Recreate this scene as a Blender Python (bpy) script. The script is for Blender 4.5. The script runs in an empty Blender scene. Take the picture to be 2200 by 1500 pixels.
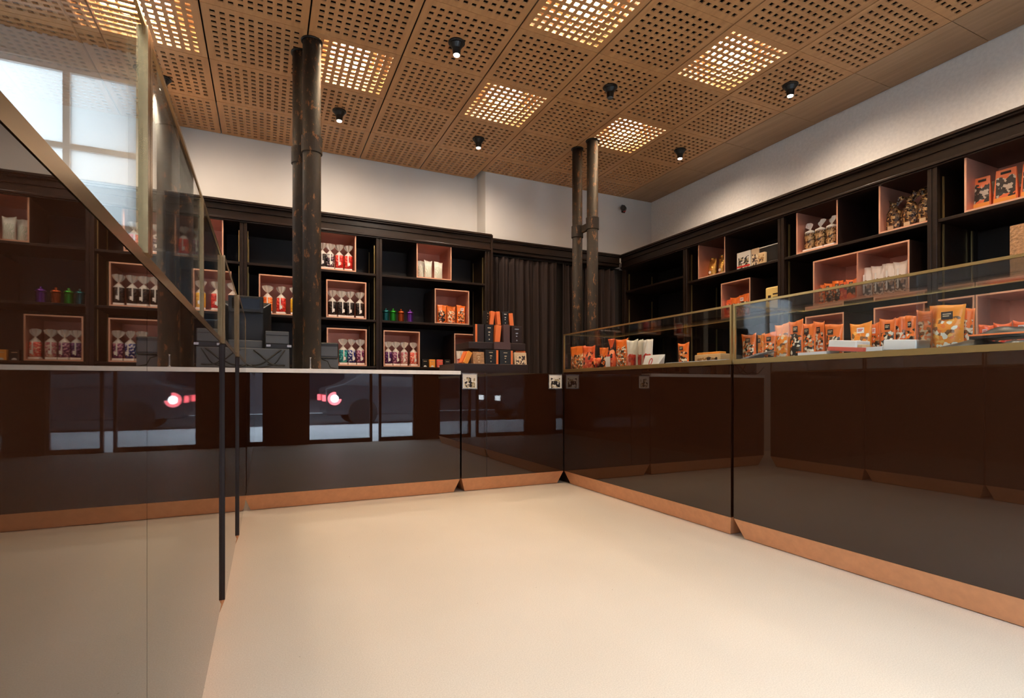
import bpy, math, random
from mathutils import Vector, Matrix
random.seed(7)
SC = bpy.context.scene
COL = SC.collection
PI = math.pi
# ------------------------------------------------------------------ camera, world, exposure
F, CX, HZ, CH = 1130.0, 1100.0, 832.0, 0.82        # focal length, principal x, horizon y (pixels of a 2200 wide frame), camera height
YAW = math.atan((CX - 570) / F)
cam_d = bpy.data.cameras.new('camera'); cam = bpy.data.objects.new('camera', cam_d); COL.objects.link(cam)
cam.location = (0, 0, CH); cam.rotation_euler = (PI / 2, 0, -YAW)
cam_d.sensor_width = 36; cam_d.lens = 36 * F / 2200; cam_d.shift_y = (HZ - 750) / 2200; cam_d.clip_start = 0.01
SC.camera = cam
SC.view_settings.view_transform = 'Standard'; SC.view_settings.look = 'None'
SC.view_settings.gamma = 1; SC.view_settings.use_curve_mapping = False
SC.view_settings.exposure = 0.0
w = bpy.data.worlds.new('sky'); SC.world = w; w.use_nodes = True
wb = w.node_tree.nodes['Background']; wb.inputs[0].default_value = (0.70, 0.84, 1.0, 1); wb.inputs[1].default_value = 14.0
SPOT_W = 55.0      # each ceiling spotlight
LAMP_E = 150.0      # glow of the lamps above the perforated panels
WARM = (1.0, 0.83, 0.66)

cs, sn = math.cos(YAW), math.sin(YAW)
def _d(px, py):
    r = (px - CX) / F
    return r * cs + sn, cs - r * sn, (HZ - py) / F
def onX(px, py, X):
    v = _d(px, py); t = X / v[0]; return Vector((X, v[1] * t, CH + v[2] * t))
def onY(px, py, Y):
    v = _d(px, py); t = Y / v[1]; return Vector((v[0] * t, Y, CH + v[2] * t))

# ------------------------------------------------------------------ materials
def newmat(name):
    m = bpy.data.materials.new(name); m.use_nodes = True
    return m, m.node_tree.nodes, m.node_tree.links, m.node_tree.nodes['Principled BSDF']
def setp(b, col=None, rough=None, metal=None, ior=None, emis=None, es=None, coat=None, spec=None, trans=None, alpha=None):
    if col is not None: b.inputs['Base Color'].default_value = (*col, 1)
    for k, v in (('Roughness', rough), ('Metallic', metal), ('IOR', ior), ('Emission Strength', es), ('Coat Weight', coat), ('Specular IOR Level', spec), ('Transmission Weight', trans), ('Alpha', alpha)):
        if v is not None: b.inputs[k].default_value = v
    if emis is not None: b.inputs['Emission Color'].default_value = (*emis, 1)
def mat(name, col, rough=0.5, metal=0, var=0.0, scale=8, bump=0.0, stretch=(1, 1, 1), **kw):
    m, N, L, b = newmat(name); setp(b, col, rough, metal, **kw)
    if var or bump:
        tc = N.new('ShaderNodeTexCoord'); mp = N.new('ShaderNodeMapping'); mp.inputs['Scale'].default_value = stretch
        nz = N.new('ShaderNodeTexNoise'); nz.inputs['Scale'].default_value = scale; nz.inputs['Detail'].default_value = 5
        L.new(tc.outputs['Object'], mp.inputs[0]); L.new(mp.outputs[0], nz.inputs['Vector'])
        if var:
            r = N.new('ShaderNodeValToRGB'); e = r.color_ramp.elements
            e[0].position = 0.3; e[1].position = 0.7
            e[0].color = (*[c * (1 - var) for c in col], 1); e[1].color = (*[min(1, c * (1 + var)) for c in col], 1)
            L.new(nz.outputs['Fac'], r.inputs[0]); L.new(r.outputs[0], b.inputs['Base Color'])
        if bump:
            bp = N.new('ShaderNodeBump'); bp.inputs['Strength'].default_value = bump; bp.inputs['Distance'].default_value = 0.01
            L.new(nz.outputs['Fac'], bp.inputs['Height']); L.new(bp.outputs[0], b.inputs['Normal'])
    return m
def ramp(N, stops, interp='CONSTANT'):
    r = N.new('ShaderNodeValToRGB'); r.color_ramp.interpolation = interp
    while len(r.color_ramp.elements) < len(stops): r.color_ramp.elements.new(0.5)
    for e, (p, c) in zip(r.color_ramp.elements, stops): e.position = p; e.color = (*c, 1)
    return r
def glass(name, tint=(0.97, 0.985, 0.98), r0=0.035):
    m, N, L, b = newmat(name); N.remove(b)
    out = N['Material Output']; tr = N.new('ShaderNodeBsdfTransparent'); tr.inputs[0].default_value = (*tint, 1)
    gl = N.new('ShaderNodeBsdfGlossy'); gl.inputs['Roughness'].default_value = 0.0; gl.inputs[0].default_value = (1, 1, 1, 1)
    lw = N.new('ShaderNodeLayerWeight'); lw.inputs['Blend'].default_value = 0.5
    p = N.new('ShaderNodeMath'); p.operation = 'POWER'; p.inputs[1].default_value = 5
    mu = N.new('ShaderNodeMath'); mu.operation = 'MULTIPLY_ADD'; mu.inputs[1].default_value = 0.9; mu.inputs[2].default_value = r0
    mx = N.new('ShaderNodeMixShader')
    L.new(lw.outputs['Facing'], p.inputs[0]); L.new(p.outputs[0], mu.inputs[0]); L.new(mu.outputs[0], mx.inputs[0])
    L.new(tr.outputs[0], mx.inputs[1]); L.new(gl.outputs[0], mx.inputs[2]); L.new(mx.outputs[0], out.inputs[0])
    return m
def emit(name, col, s):
    m, N, L, b = newmat(name); setp(b, (0.8, 0.8, 0.8), 0.4, emis=col, es=s); return m
def wood(name, c1, c2, rough=0.45, scale=3.0, stretch=(12, 1, 12)):
    m, N, L, b = newmat(name); setp(b, c1, rough)
    tc = N.new('ShaderNodeTexCoord'); mp = N.new('ShaderNodeMapping'); mp.inputs['Scale'].default_value = stretch
    nz = N.new('ShaderNodeTexNoise'); nz.inputs['Scale'].default_value = scale; nz.inputs['Detail'].default_value = 6
    oi = N.new('ShaderNodeObjectInfo'); ad = N.new('ShaderNodeVectorMath'); ad.operation = 'ADD'
    sc_ = N.new('ShaderNodeVectorMath'); sc_.operation = 'SCALE'; sc_.inputs['Scale'].default_value = 37.0
    cb = N.new('ShaderNodeCombineXYZ'); L.new(oi.outputs['Random'], cb.inputs[0]); L.new(oi.outputs['Random'], cb.inputs[1])
    L.new(cb.outputs[0], sc_.inputs[0]); L.new(tc.outputs['Object'], ad.inputs[0]); L.new(sc_.outputs[0], ad.inputs[1])
    r = ramp(N, [(0.3, c1), (0.7, c2)], 'LINEAR')
    L.new(ad.outputs[0], mp.inputs[0]); L.new(mp.outputs[0], nz.inputs['Vector']); L.new(nz.outputs['Fac'], r.inputs[0]); L.new(r.outputs[0], b.inputs['Base Color'])
    return m
def candy(name, cols, scale=70, rough=0.25):
    """packed sweets: voronoi cells, each its own colour, dark gaps"""
    m, N, L, b = newmat(name); setp(b, cols[0], rough)
    tc = N.new('ShaderNodeTexCoord'); vo = N.new('ShaderNodeTexVoronoi'); vo.inputs['Scale'].default_value = scale
    L.new(tc.outputs['Object'], vo.inputs['Vector'])
    sp = N.new('ShaderNodeSeparateColor'); L.new(vo.outputs['Color'], sp.inputs[0])
    r = ramp(N, [(i / len(cols), c) for i, c in enumerate(cols)]); L.new(sp.outputs[0], r.inputs[0])
    L.new(r.outputs[0], b.inputs['Base Color'])
    bp = N.new('ShaderNodeBump'); bp.invert = True; bp.inputs['Strength'].default_value = 0.8; bp.inputs['Distance'].default_value = 0.006
    L.new(vo.outputs['Distance'], bp.inputs['Height']); L.new(bp.outputs[0], b.inputs['Normal'])
    return m
def pouch_mat(name, base, pr, lo=0.1, hi=0.55, scale=45, rough=0.3, wave=False, top=None):
    """printed foil: plain colour with a printed field of blobs (pr colours) between lo and hi of its height"""
    m, N, L, b = newmat(name); setp(b, base, rough)
    tc = N.new('ShaderNodeTexCoord'); sx = N.new('ShaderNodeSeparateXYZ'); L.new(tc.outputs['Generated'], sx.inputs[0])
    if wave:
        t = N.new('ShaderNodeTexWave'); t.inputs['Scale'].default_value = scale * 0.5; t.inputs['Distortion'].default_value = 9; t.inputs['Detail'].default_value = 2
        L.new(tc.outputs['Object'], t.inputs['Vector']); src = t.outputs['Fac']
    else:
        t = N.new('ShaderNodeTexVoronoi'); t.inputs['Scale'].default_value = scale; L.new(tc.outputs['Object'], t.inputs['Vector'])
        s2 = N.new('ShaderNodeSeparateColor'); L.new(t.outputs['Color'], s2.inputs[0]); src = s2.outputs[0]
    r = ramp(N, [(i / len(pr), c) for i, c in enumerate(pr)]); L.new(src, r.inputs[0])
    nz = N.new('ShaderNodeTexNoise'); nz.inputs['Scale'].default_value = 22; L.new(tc.outputs['Object'], nz.inputs['Vector'])
    ma = N.new('ShaderNodeMath'); ma.operation = 'MULTIPLY_ADD'; ma.inputs[1].default_value = 0.5; L.new(nz.outputs['Fac'], ma.inputs[0]); L.new(sx.outputs[2], ma.inputs[2])
    band = ramp(N, [(0.0, (0, 0, 0)), (lo + 0.25, (1, 1, 1)), (min(0.99, hi + 0.25), (0, 0, 0))])
    L.new(ma.outputs[0], band.inputs[0])
    bx = ramp(N, [(0.0, (0, 0, 0)), (0.12, (1, 1, 1)), (0.88, (0, 0, 0))]); L.new(sx.outputs[0], bx.inputs[0])
    mm = N.new('ShaderNodeMath'); mm.operation = 'MULTIPLY'; L.new(band.outputs[0], mm.inputs[0]); L.new(bx.outputs[0], mm.inputs[1])
    mx = N.new('ShaderNodeMix'); mx.data_type = 'RGBA'
    mx.inputs['A'].default_value = (*base, 1); L.new(mm.outputs[0], mx.inputs['Factor']); L.new(r.outputs[0], mx.inputs['B'])
    if top:
        tr = ramp(N, [(0.0, base), (0.62, top)]); L.new(sx.outputs[2], tr.inputs[0]); L.new(tr.outputs[0], mx.inputs['A'])
    L.new(mx.outputs['Result'], b.inputs['Base Color'])
    n2 = N.new('ShaderNodeTexNoise'); n2.inputs['Scale'].default_value = 30; L.new(tc.outputs['Object'], n2.inputs['Vector'])
    bp = N.new('ShaderNodeBump'); bp.inputs['Strength'].default_value = 0.4; bp.inputs['Distance'].default_value = 0.006
    L.new(n2.outputs['Fac'], bp.inputs['Height']); L.new(bp.outputs[0], b.inputs['Normal'])
    return m
def speckle_floor():
    m, N, L, b = newmat('floor_screed'); setp(b, (0.6, 0.5, 0.4), 0.42)
    tc = N.new('ShaderNodeTexCoord')
    n1 = N.new('ShaderNodeTexNoise'); n1.inputs['Scale'].default_value = 260; n1.inputs['Detail'].default_value = 3
    n2 = N.new('ShaderNodeTexNoise'); n2.inputs['Scale'].default_value = 1.3; n2.inputs['Detail'].default_value = 4
    v = N.new('ShaderNodeTexVoronoi'); v.inputs['Scale'].default_value = 9
    for n in (n1, n2, v): L.new(tc.outputs['Object'], n.inputs['Vector'])
    r1 = ramp(N, [(0.35, (0.61, 0.525, 0.425)), (0.65, (0.71, 0.625, 0.52))], 'LINEAR'); L.new(n1.outputs['Fac'], r1.inputs[0])
    r2 = ramp(N, [(0.3, (0.93, 0.92, 0.90)), (0.7, (1, 1, 1))], 'LINEAR'); L.new(n2.outputs['Fac'], r2.inputs[0])
    r3 = ramp(N, [(0.0, (0.35, 0.28, 0.2)), (0.022, (1, 1, 1))]); L.new(v.outputs['Distance'], r3.inputs[0])
    a = N.new('ShaderNodeMix'); a.data_type = 'RGBA'; a.blend_type = 'MULTIPLY'; a.inputs['Factor'].default_value = 1
    c = N.new('ShaderNodeMix'); c.data_type = 'RGBA'; c.blend_type = 'MULTIPLY'; c.inputs['Factor'].default_value = 0.6
    L.new(r1.outputs[0], a.inputs['A']); L.new(r2.outputs[0], a.inputs['B']); L.new(a.outputs['Result'], c.inputs['A']); L.new(r3.outputs[0], c.inputs['B'])
    L.new(c.outputs['Result'], b.inputs['Base Color'])
    return m
def rust_pipe():
    m, N, L, b = newmat('pipe_iron'); setp(b, (0.03, 0.02, 0.015), 0.6, 0.0); b.inputs['Specular IOR Level'].default_value = 0.35
    tc = N.new('ShaderNodeTexCoord'); mp = N.new('ShaderNodeMapping'); mp.inputs['Scale'].default_value = (1, 1, 0.45)
    n1 = N.new('ShaderNodeTexNoise'); n1.inputs['Scale'].default_value = 26; n1.inputs['Detail'].default_value = 9; n1.inputs['Roughness'].default_value = 0.7
    L.new(tc.outputs['Object'], mp.inputs[0]); L.new(mp.outputs[0], n1.inputs['Vector'])
    r = ramp(N, [(0.0, (0.018, 0.013, 0.009)), (0.44, (0.028, 0.020, 0.014)), (0.58, (0.038, 0.025, 0.016)), (0.635, (0.30, 0.125, 0.045)), (0.66, (0.06, 0.036, 0.022))], 'LINEAR')
    L.new(n1.outputs['Fac'], r.inputs[0]); L.new(r.outputs[0], b.inputs['Base Color'])
    bp = N.new('ShaderNodeBump'); bp.inputs['Strength'].default_value = 0.5; bp.inputs['Distance'].default_value = 0.006
    L.new(n1.outputs['Fac'], bp.inputs['Height']); L.new(bp.outputs[0], b.inputs['Normal'])
    return m
def milky():
    m, N, L, b = newmat('milky_glass'); N.remove(b)
    t = N.new('ShaderNodeBsdfTranslucent'); t.inputs[0].default_value = (0.52, 0.51, 0.50, 1)
    g = N.new('ShaderNodeBsdfGlossy'); g.inputs['Roughness'].default_value = 0.1; mx = N.new('ShaderNodeMixShader'); mx.inputs[0].default_value = 0.05
    L.new(t.outputs[0], mx.inputs[1]); L.new(g.outputs[0], mx.inputs[2]); L.new(mx.outputs[0], N['Material Output'].inputs[0]); return m
M = dict(milky=milky(),
    lampbox=mat('lamp_box', (0.10, 0.08, 0.06), 0.6), floor=speckle_floor(), pipe=rust_pipe(),
    wall=mat('wall_plaster', (0.62, 0.58, 0.53), 0.9, var=0.03, scale=3, bump=0.0),
    wallr=mat('wall_plaster_rough', (0.70, 0.655, 0.60), 0.9, var=0.06, scale=40, bump=0.25),
    dark=mat('painted_shade', (0.012, 0.008, 0.006), 0.9),
    plenum=mat('plenum_paint', (0.008, 0.006, 0.005), 0.9),
    cwood=wood('ceiling_veneer', (0.40, 0.195, 0.078), (0.52, 0.265, 0.108), 0.5, 2.0, (14, 1.2, 14)),
    cwood2=wood('ceiling_border_veneer', (0.34, 0.20, 0.10), (0.43, 0.26, 0.14), 0.5, 2.0, (16, 1.0, 16)),
    lacq=mat('brown_lacquer', (0.024, 0.0080, 0.0038), 0.015, ior=1.66),
    skirt=mat('copper_skirting', (0.66, 0.33, 0.17), 0.42, 0.45, var=0.06, scale=30),
    copper=mat('copper_sheet', (0.66, 0.305, 0.205), 0.38, 0.6, var=0.06, scale=10),
    copperd=mat('copper_rim', (0.80, 0.42, 0.27), 0.35, 0.4),
    stone=mat('white_worktop', (0.86, 0.85, 0.84), 0.3, var=0.05, scale=30),
    shelf=wood('dark_stained_wood', (0.011, 0.0052, 0.0030), (0.020, 0.0095, 0.0052), 0.36, 3.0, (2, 14, 14)),
    shelfb=mat('black_brown_board', (0.011, 0.0068, 0.0055), 0.5),
    brass=mat('brass', (0.62, 0.44, 0.18), 0.28, 0.9),
    brassp=mat('pale_brass', (0.52, 0.33, 0.16), 0.2, 0.9),
    glass=glass('pane_glass'), win=glass('window_glass', (0.95, 0.97, 0.97), 0.06),
    black=mat('matt_black_metal', (0.012, 0.011, 0.010), 0.4, 0.3),
    lens=emit('spot_lens', (1, 0.86, 0.7), 8), lensoff=mat('spot_lens_off', (0.1, 0.1, 0.1), 0.2),
    lamp=emit('lamp_diffuser', (1, 0.76, 0.48), LAMP_E),
    curtain=mat('brown_curtain', (0.019, 0.0075, 0.0045), 0.85),
    plas=mat('dark_plastic', (0.018, 0.019, 0.020), 0.35), greyp=mat('grey_plastic', (0.075, 0.083, 0.095), 0.45), screen=mat('screen_black', (0.004, 0.005, 0.006), 0.1),
    white=mat('white_card', (0.78, 0.74, 0.70), 0.5), whitep=mat('white_plastic', (0.82, 0.80, 0.78), 0.25),
    cello=mat('cellophane', (0.80, 0.74, 0.68), 0.18, alpha=0.62), brcello=candy('brown_cellophane', [(0.06, 0.026, 0.010), (0.022, 0.010, 0.005), (0.42, 0.23, 0.08), (0.05, 0.022, 0.01), (0.12, 0.055, 0.02)], 75, 0.12),
    orange=mat('orange_card', (0.86, 0.20, 0.05), 0.4), orangey=mat('amber_card', (0.85, 0.33, 0.05), 0.4), redc=mat('coral_card', (0.70, 0.12, 0.08), 0.4),
    blackc=mat('black_card', (0.012, 0.010, 0.009), 0.35), brownc=mat('brown_card', (0.022, 0.0095, 0.0065), 0.4), plumc=mat('plum_card', (0.085, 0.042, 0.042), 0.5),
    gold=mat('gold_print', (0.75, 0.58, 0.36), 0.3, 0.5), label=mat('label_black', (0.02, 0.012, 0.015), 0.4), redp=mat('red_print', (0.55, 0.03, 0.02), 0.4),
    steel=mat('steel', (0.62, 0.60, 0.58), 0.25, 0.8), road=mat('road', (0.05, 0.05, 0.055), 0.8), pave=mat('pavement_stone', (0.80, 0.80, 0.81), 0.8, var=0.1, scale=2),
    facade=mat('facade_render', (0.10, 0.085, 0.095), 0.9, var=0.2, scale=1.5), fwin=mat('facade_window', (0.02, 0.022, 0.03), 0.1),
    carp=mat('car_paint', (0.06, 0.06, 0.07), 0.2), tyre=mat('tyre', (0.01, 0.01, 0.01), 0.8), tail=emit('tail_light', (1, 0.06, 0.08), 30), head=emit('head_light', (0.9, 0.95, 1), 60),
    lattice=mat('gold_lattice_board', (0.42, 0.22, 0.10), 0.45, 0.3, var=0.3, scale=60, bump=0.6),
    goldfoil=mat('gold_foil', (0.62, 0.36, 0.09), 0.22, 0.75, var=0.3, scale=40, bump=0.7),
    yellow=mat('yellow_card', (0.72, 0.50, 0.16), 0.5), tan=pouch_mat('tan_box_print', (0.62, 0.42, 0.22), [(0.62, 0.42, 0.22), (0.3, 0.16, 0.06), (0.04, 0.02, 0.015)], 0.1, 0.7, 60),
    bw=pouch_mat('black_white_box_print', (0.75, 0.70, 0.62), [(0.02, 0.015, 0.015), (0.4, 0.32, 0.18), (0.75, 0.7, 0.62), (0.02, 0.015, 0.015)], 0.05, 0.9, 70),
    curr=pouch_mat('leopard_box_print', (0.62, 0.45, 0.28), [(0.05, 0.03, 0.03), (0.62, 0.45, 0.28), (0.8, 0.7, 0.5)], 0.0, 0.7, 80),
)
OR = (0.80, 0.165, 0.018); OR2 = (0.84, 0.26, 0.02)
K_ = (0.018, 0.012, 0.010); CR = (0.78, 0.68, 0.52); BR = (0.22, 0.09, 0.03); RD = (0.62, 0.045, 0.02)
PM = dict(
    a=pouch_mat('pouch_liquorice_print', OR, [K_, CR, BR, K_, OR, (0.6, 0.3, 0.1), OR], 0.0, 0.66, 85),
    b=pouch_mat('pouch_lattice_print', OR, [CR, OR, BR, CR, OR, K_], 0.0, 0.72, 95),
    c=pouch_mat('pouch_amber_print', OR2, [CR, OR2, (0.9, 0.45, 0.1), OR, OR2, BR, OR2], 0.0, 0.72, 75),
    d=pouch_mat('pouch_red_orange_print', (0.80, 0.12, 0.03), [RD, K_, (0.85, 0.25, 0.1)], 0.15, 0.8, 50),
    e=pouch_mat('pouch_dark_fill_print', OR, [K_, K_, (0.1, 0.05, 0.02), CR, K_, OR], 0.0, 0.66, 80),
    w=pouch_mat('pouch_white_red_print', (0.80, 0.72, 0.66), [RD, (0.75, 0.3, 0.25), (0.35, 0.02, 0.02)], 0.02, 0.5, 45),
    g=pouch_mat('pouch_white_green_print', (0.72, 0.70, 0.62), [(0.62, 0.60, 0.52), (0.2, 0.4, 0.2), (0.72, 0.7, 0.62)], 0.05, 0.7, 35, wave=True),
    ww=pouch_mat('pouch_white_brown_print', (0.72, 0.62, 0.55), [(0.05, 0.03, 0.02), (0.4, 0.22, 0.12), (0.72, 0.6, 0.5)], 0.0, 0.55, 60),
    bk=pouch_mat('pouch_black_orange_print', (0.80, 0.17, 0.05), [K_, K_, (0.5, 0.4, 0.3)], 0.25, 0.75, 60),
)
CM = {}
for n_, cc in dict(
        red=[(0.62, 0.02, 0.015), (0.75, 0.10, 0.06), (0.45, 0.01, 0.01)], orange=[(0.85, 0.16, 0.03), (0.9, 0.3, 0.08)], yellow=[(0.85, 0.55, 0.04), (0.8, 0.42, 0.03)],
        black=[(0.012, 0.008, 0.008), (0.03, 0.018, 0.016), (0.008, 0.005, 0.005)], mixed=[(0.02, 0.012, 0.02), (0.45, 0.4, 0.38), (0.03, 0.02, 0.03), (0.12, 0.06, 0.09)],
        teal=[(0.02, 0.28, 0.30), (0.02, 0.14, 0.20), (0.1, 0.5, 0.45)], blue=[(0.03, 0.04, 0.25), (0.5, 0.5, 0.6), (0.02, 0.02, 0.12)],
        plum=[(0.25, 0.06, 0.16), (0.5, 0.25, 0.32), (0.12, 0.02, 0.08)], purple=[(0.10, 0.03, 0.14), (0.2, 0.08, 0.22), (0.05, 0.01, 0.07)],
        pink=[(0.55, 0.22, 0.25), (0.45, 0.12, 0.14), (0.7, 0.5, 0.42)], coral=[(0.75, 0.12, 0.09), (0.8, 0.35, 0.25)], brown=[(0.10, 0.045, 0.018), (0.35, 0.2, 0.08), (0.04, 0.018, 0.008), (0.5, 0.32, 0.14)]).items():
    CM[n_] = candy('sweets_' + n_, cc)

M['shelf'].node_tree.nodes['Principled BSDF'].inputs['Specular IOR Level'].default_value = 0.3
# ------------------------------------------------------------------ mesh helpers
class MB:
    def __init__(s): s.v = []; s.f = []
    def box(s, x0, x1, y0, y1, z0, z1):
        n = len(s.v)
        s.v += [(x, y, z) for z in (z0, z1) for x, y in ((x0, y0), (x1, y0), (x1, y1), (x0, y1))]
        s.f += [tuple(n + i for i in q) for q in ((3, 2, 1, 0), (4, 5, 6, 7), (0, 1, 5, 4), (1, 2, 6, 5), (2, 3, 7, 6), (3, 0, 4, 7))]; return s
    def hexa(s, pts):                      # 8 points, bottom loop then top loop
        n = len(s.v); s.v += [tuple(p) for p in pts]
        s.f += [tuple(n + i for i in q) for q in ((3, 2, 1, 0), (4, 5, 6, 7), (0, 1, 5, 4), (1, 2, 6, 5), (2, 3, 7, 6), (3, 0, 4, 7))]; return s
    def lathe(s, prof, n=16, cx=0, cy=0, sy=1.0):
        b = len(s.v)
        for r, z in prof:
            for i in range(n):
                a = 2 * PI * i / n; s.v.append((cx + r * math.cos(a), cy + r * math.sin(a) * sy, z))
        for j in range(len(prof) - 1):
            for i in range(n):
                k = (i + 1) % n; s.f.append((b + j * n + i, b + j * n + k, b + (j + 1) * n + k, b + (j + 1) * n + i))
        s.f.append(tuple(b + i for i in reversed(range(n)))); s.f.append(tuple(b + (len(prof) - 1) * n + i for i in range(n))); return s
    def tube(s, pts, r, n=8):
        pts = [Vector(p) for p in pts]; b = len(s.v)
        for j, p in enumerate(pts):
            t = (pts[min(j + 1, len(pts) - 1)] - pts[max(j - 1, 0)]).normalized()
            u = t.orthogonal().normalized() if abs(t.z) > 0.9 else t.cross(Vector((0, 0, 1))).normalized()
            w_ = t.cross(u)
            for i in range(n):
                a = 2 * PI * i / n; s.v.append(tuple(p + (u * math.cos(a) + w_ * math.sin(a)) * r))
        for j in range(len(pts) - 1):
            for i in range(n):
                k = (i + 1) % n; s.f.append((b + j * n + i, b + j * n + k, b + (j + 1) * n + k, b + (j + 1) * n + i))
        s.f.append(tuple(b + i for i in reversed(range(n)))); s.f.append(tuple(b + (len(pts) - 1) * n + i for i in range(n))); return s
    def sheet(s, fn, nu, nv, t=0.0015):    # a thin shell: fn(u,v)->(x,y,z), given real thickness in y
        b = len(s.v)
        for side in (0, 1):
            for j in range(nv + 1):
                for i in range(nu + 1):
                    x, y, z = fn(i / nu, j / nv); s.v.append((x, y + side * t, z))
        W = nu + 1; o = W * (nv + 1)
        for j in range(nv):
            for i in range(nu):
                a = b + j * W + i
                s.f.append((a, a + 1, a + W + 1, a + W)); s.f.append((a + o, a + W + o, a + W + 1 + o, a + 1 + o))
        for i in range(nu):
            a = b + i; s.f.append((a, a + o, a + 1 + o, a + 1)); a = b + nv * W + i; s.f.append((a, a + 1, a + 1 + o, a + o))
        for j in range(nv):
            a = b + j * W; s.f.append((a, a + W, a + W + o, a + o)); a = b + j * W + nu; s.f.append((a, a + o, a + W + o, a + W))
        return s
    def mesh(s, name):
        me = bpy.data.meshes.new(name); me.from_pydata(s.v, [], s.f); me.update(); return me
    def obj(s, name, m, parent=None, loc=(0, 0, 0), rz=0, smooth=False, bevel=0, label=None):
        me = s.mesh(name); me.materials.append(m)
        if smooth:
            me.polygons.foreach_set('use_smooth', [True] * len(me.polygons))
        o = bpy.data.objects.new(name, me); COL.objects.link(o); o.parent = parent; o.location = loc; o.rotation_euler = (0, 0, rz)
        if bevel:
            b = o.modifiers.new('bevel', 'BEVEL'); b.width = bevel; b.segments = 2; b.limit_method = 'ANGLE'
        if label: o['label'] = label
        return o
def tag(o, label, cat, group=None):
    o['label'] = label; o['category'] = cat
    if group: o['group'] = group
    return o
def thing(name, label, cat, loc=(0, 0, 0), rz=0, group=None):
    o = bpy.data.objects.new(name, None); COL.objects.link(o); o.empty_display_size = 0.05
    o.location = loc; o.rotation_euler = (0, 0, rz); return tag(o, label, cat, group)
def struct(o, label=None):
    o['kind'] = 'structure'
    if label: o['label'] = label
    return o
def dup(o, loc=None, rz=None, parent=None, label=None):
    c = o.copy(); COL.objects.link(c); c.parent = parent
    if loc is not None: c.location = loc
    if rz is not None: c.rotation_euler = (0, 0, rz)
    if label: c['label'] = label
    for k in list(o.children): dup(k, parent=c)
    return c
def box(name, m, x0, x1, y0, y1, z0, z1, parent=None, bevel=0): return MB().box(x0, x1, y0, y1, z0, z1).obj(name, m, parent, bevel=bevel)

# ------------------------------------------------------------------ setting
H = 3.296; XW = 4.70; YB1 = 5.87; YB2 = 5.61; XS = 2.293; YF = -0.30
struct(box('floor', M['floor'], -2.6, XW + 0.1, YF - 0.1, YB1 + 0.1, -0.1, 0), 'pale beige speckled screed floor of the shop')
struct(box('wall_right', M['wallr'], XW, XW + 0.12, YF, YB2, 0, H + 0.35), 'rough grey-beige plaster wall above the right shelving')
MBw = MB().box(-0.90, XS, YB1, YB1 + 0.1, 0, H + 0.35).box(XS, XW + 0.12, YB2, YB1 + 0.1, 0, H + 0.35)
struct(MBw.obj('wall_back', M['wall']), 'pale plaster back wall with a step')
struct(box('wall_left', M['wall'], -2.6, -2.5, YF, 4.84, 0, H + 0.35), 'pale plaster wall behind the left counter')
struct(MB().box(-2.5, -0.80, 4.74, 4.84, 0, 1.45).box(-2.5, -0.80, 4.74, 4.84, 3.12, H + 0.35).box(-2.5, -1.78, 4.74, 4.84, 1.45, 3.12).box(-0.90, -0.80, 4.84, YB1, 0, H + 0.35).obj('wall_nook', M['wall']), 'short white wall around the milky window behind the left glass case')
wf = MB()
for xx in (-1.78, -1.31, -0.84): wf.box(xx, xx + 0.04, 4.76, 4.82, 1.45, 3.12)
for xx, ww in ((-1.74, 0.43), (-1.27, 0.43)):
    for zz in (1.45, 1.98, 2.53, 3.08): wf.box(xx, xx + ww, 4.765, 4.815, zz, zz + 0.04)
wn = struct(wf.obj('window_4', M['white']), 'white framed window with milky panes behind the left glass case')
for xx in (-1.74, -1.27):
    for z0_, z1_ in ((1.49, 1.98), (2.02, 2.53), (2.57, 3.08)): MB().box(xx, xx + 0.43, 4.787, 4.793, z0_, z1_).obj('milky_pane', M['milky'], wn)
struct(box('shade_board', M['dark'], XS + 0.01, XW - 0.005, YB2 - 0.012, YB2 - 0.001, 0.0, 2.34), 'dark board standing in for shade behind the brown curtains')  # near-black board paints the shade seen between the curtains
# storefront
fr = MB()
for x0, x1 in ((-2.6, -1.75), (0.0, 0.54), (2.12, 3.05), (4.05, XW + 0.12)): fr.box(x0, x1, YF - 0.12, YF, 0, H + 0.35)
fr.box(-2.6, XW, YF - 0.12, YF, 2.75, H + 0.35)
struct(fr.obj('wall_front', M['shelf']), 'dark timber storefront wall')
for i, (x0, x1) in enumerate(((-1.75, -0.85), (-0.80, 0.0), (0.54, 1.46), (1.56, 2.12), (3.05, 4.05))):
    f = MB(); a = 0.035
    f.box(x0, x0 + a, YF - 0.09, YF - 0.03, 0, 2.75).box(x1 - a, x1, YF - 0.09, YF - 0.03, 0, 2.75)
    f.box(x0 + a, x1 - a, YF - 0.09, YF - 0.03, 0, 0.06).box(x0 + a, x1 - a, YF - 0.09, YF - 0.03, 2.68, 2.75)
    wn = struct(f.obj('window_%d' % (i + 1), M['black']), 'dark framed storefront window')
    MB().box(x0 + a, x1 - a, YF - 0.063, YF - 0.057, 0.06, 2.68).obj('pane', M['win'], wn)
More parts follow.
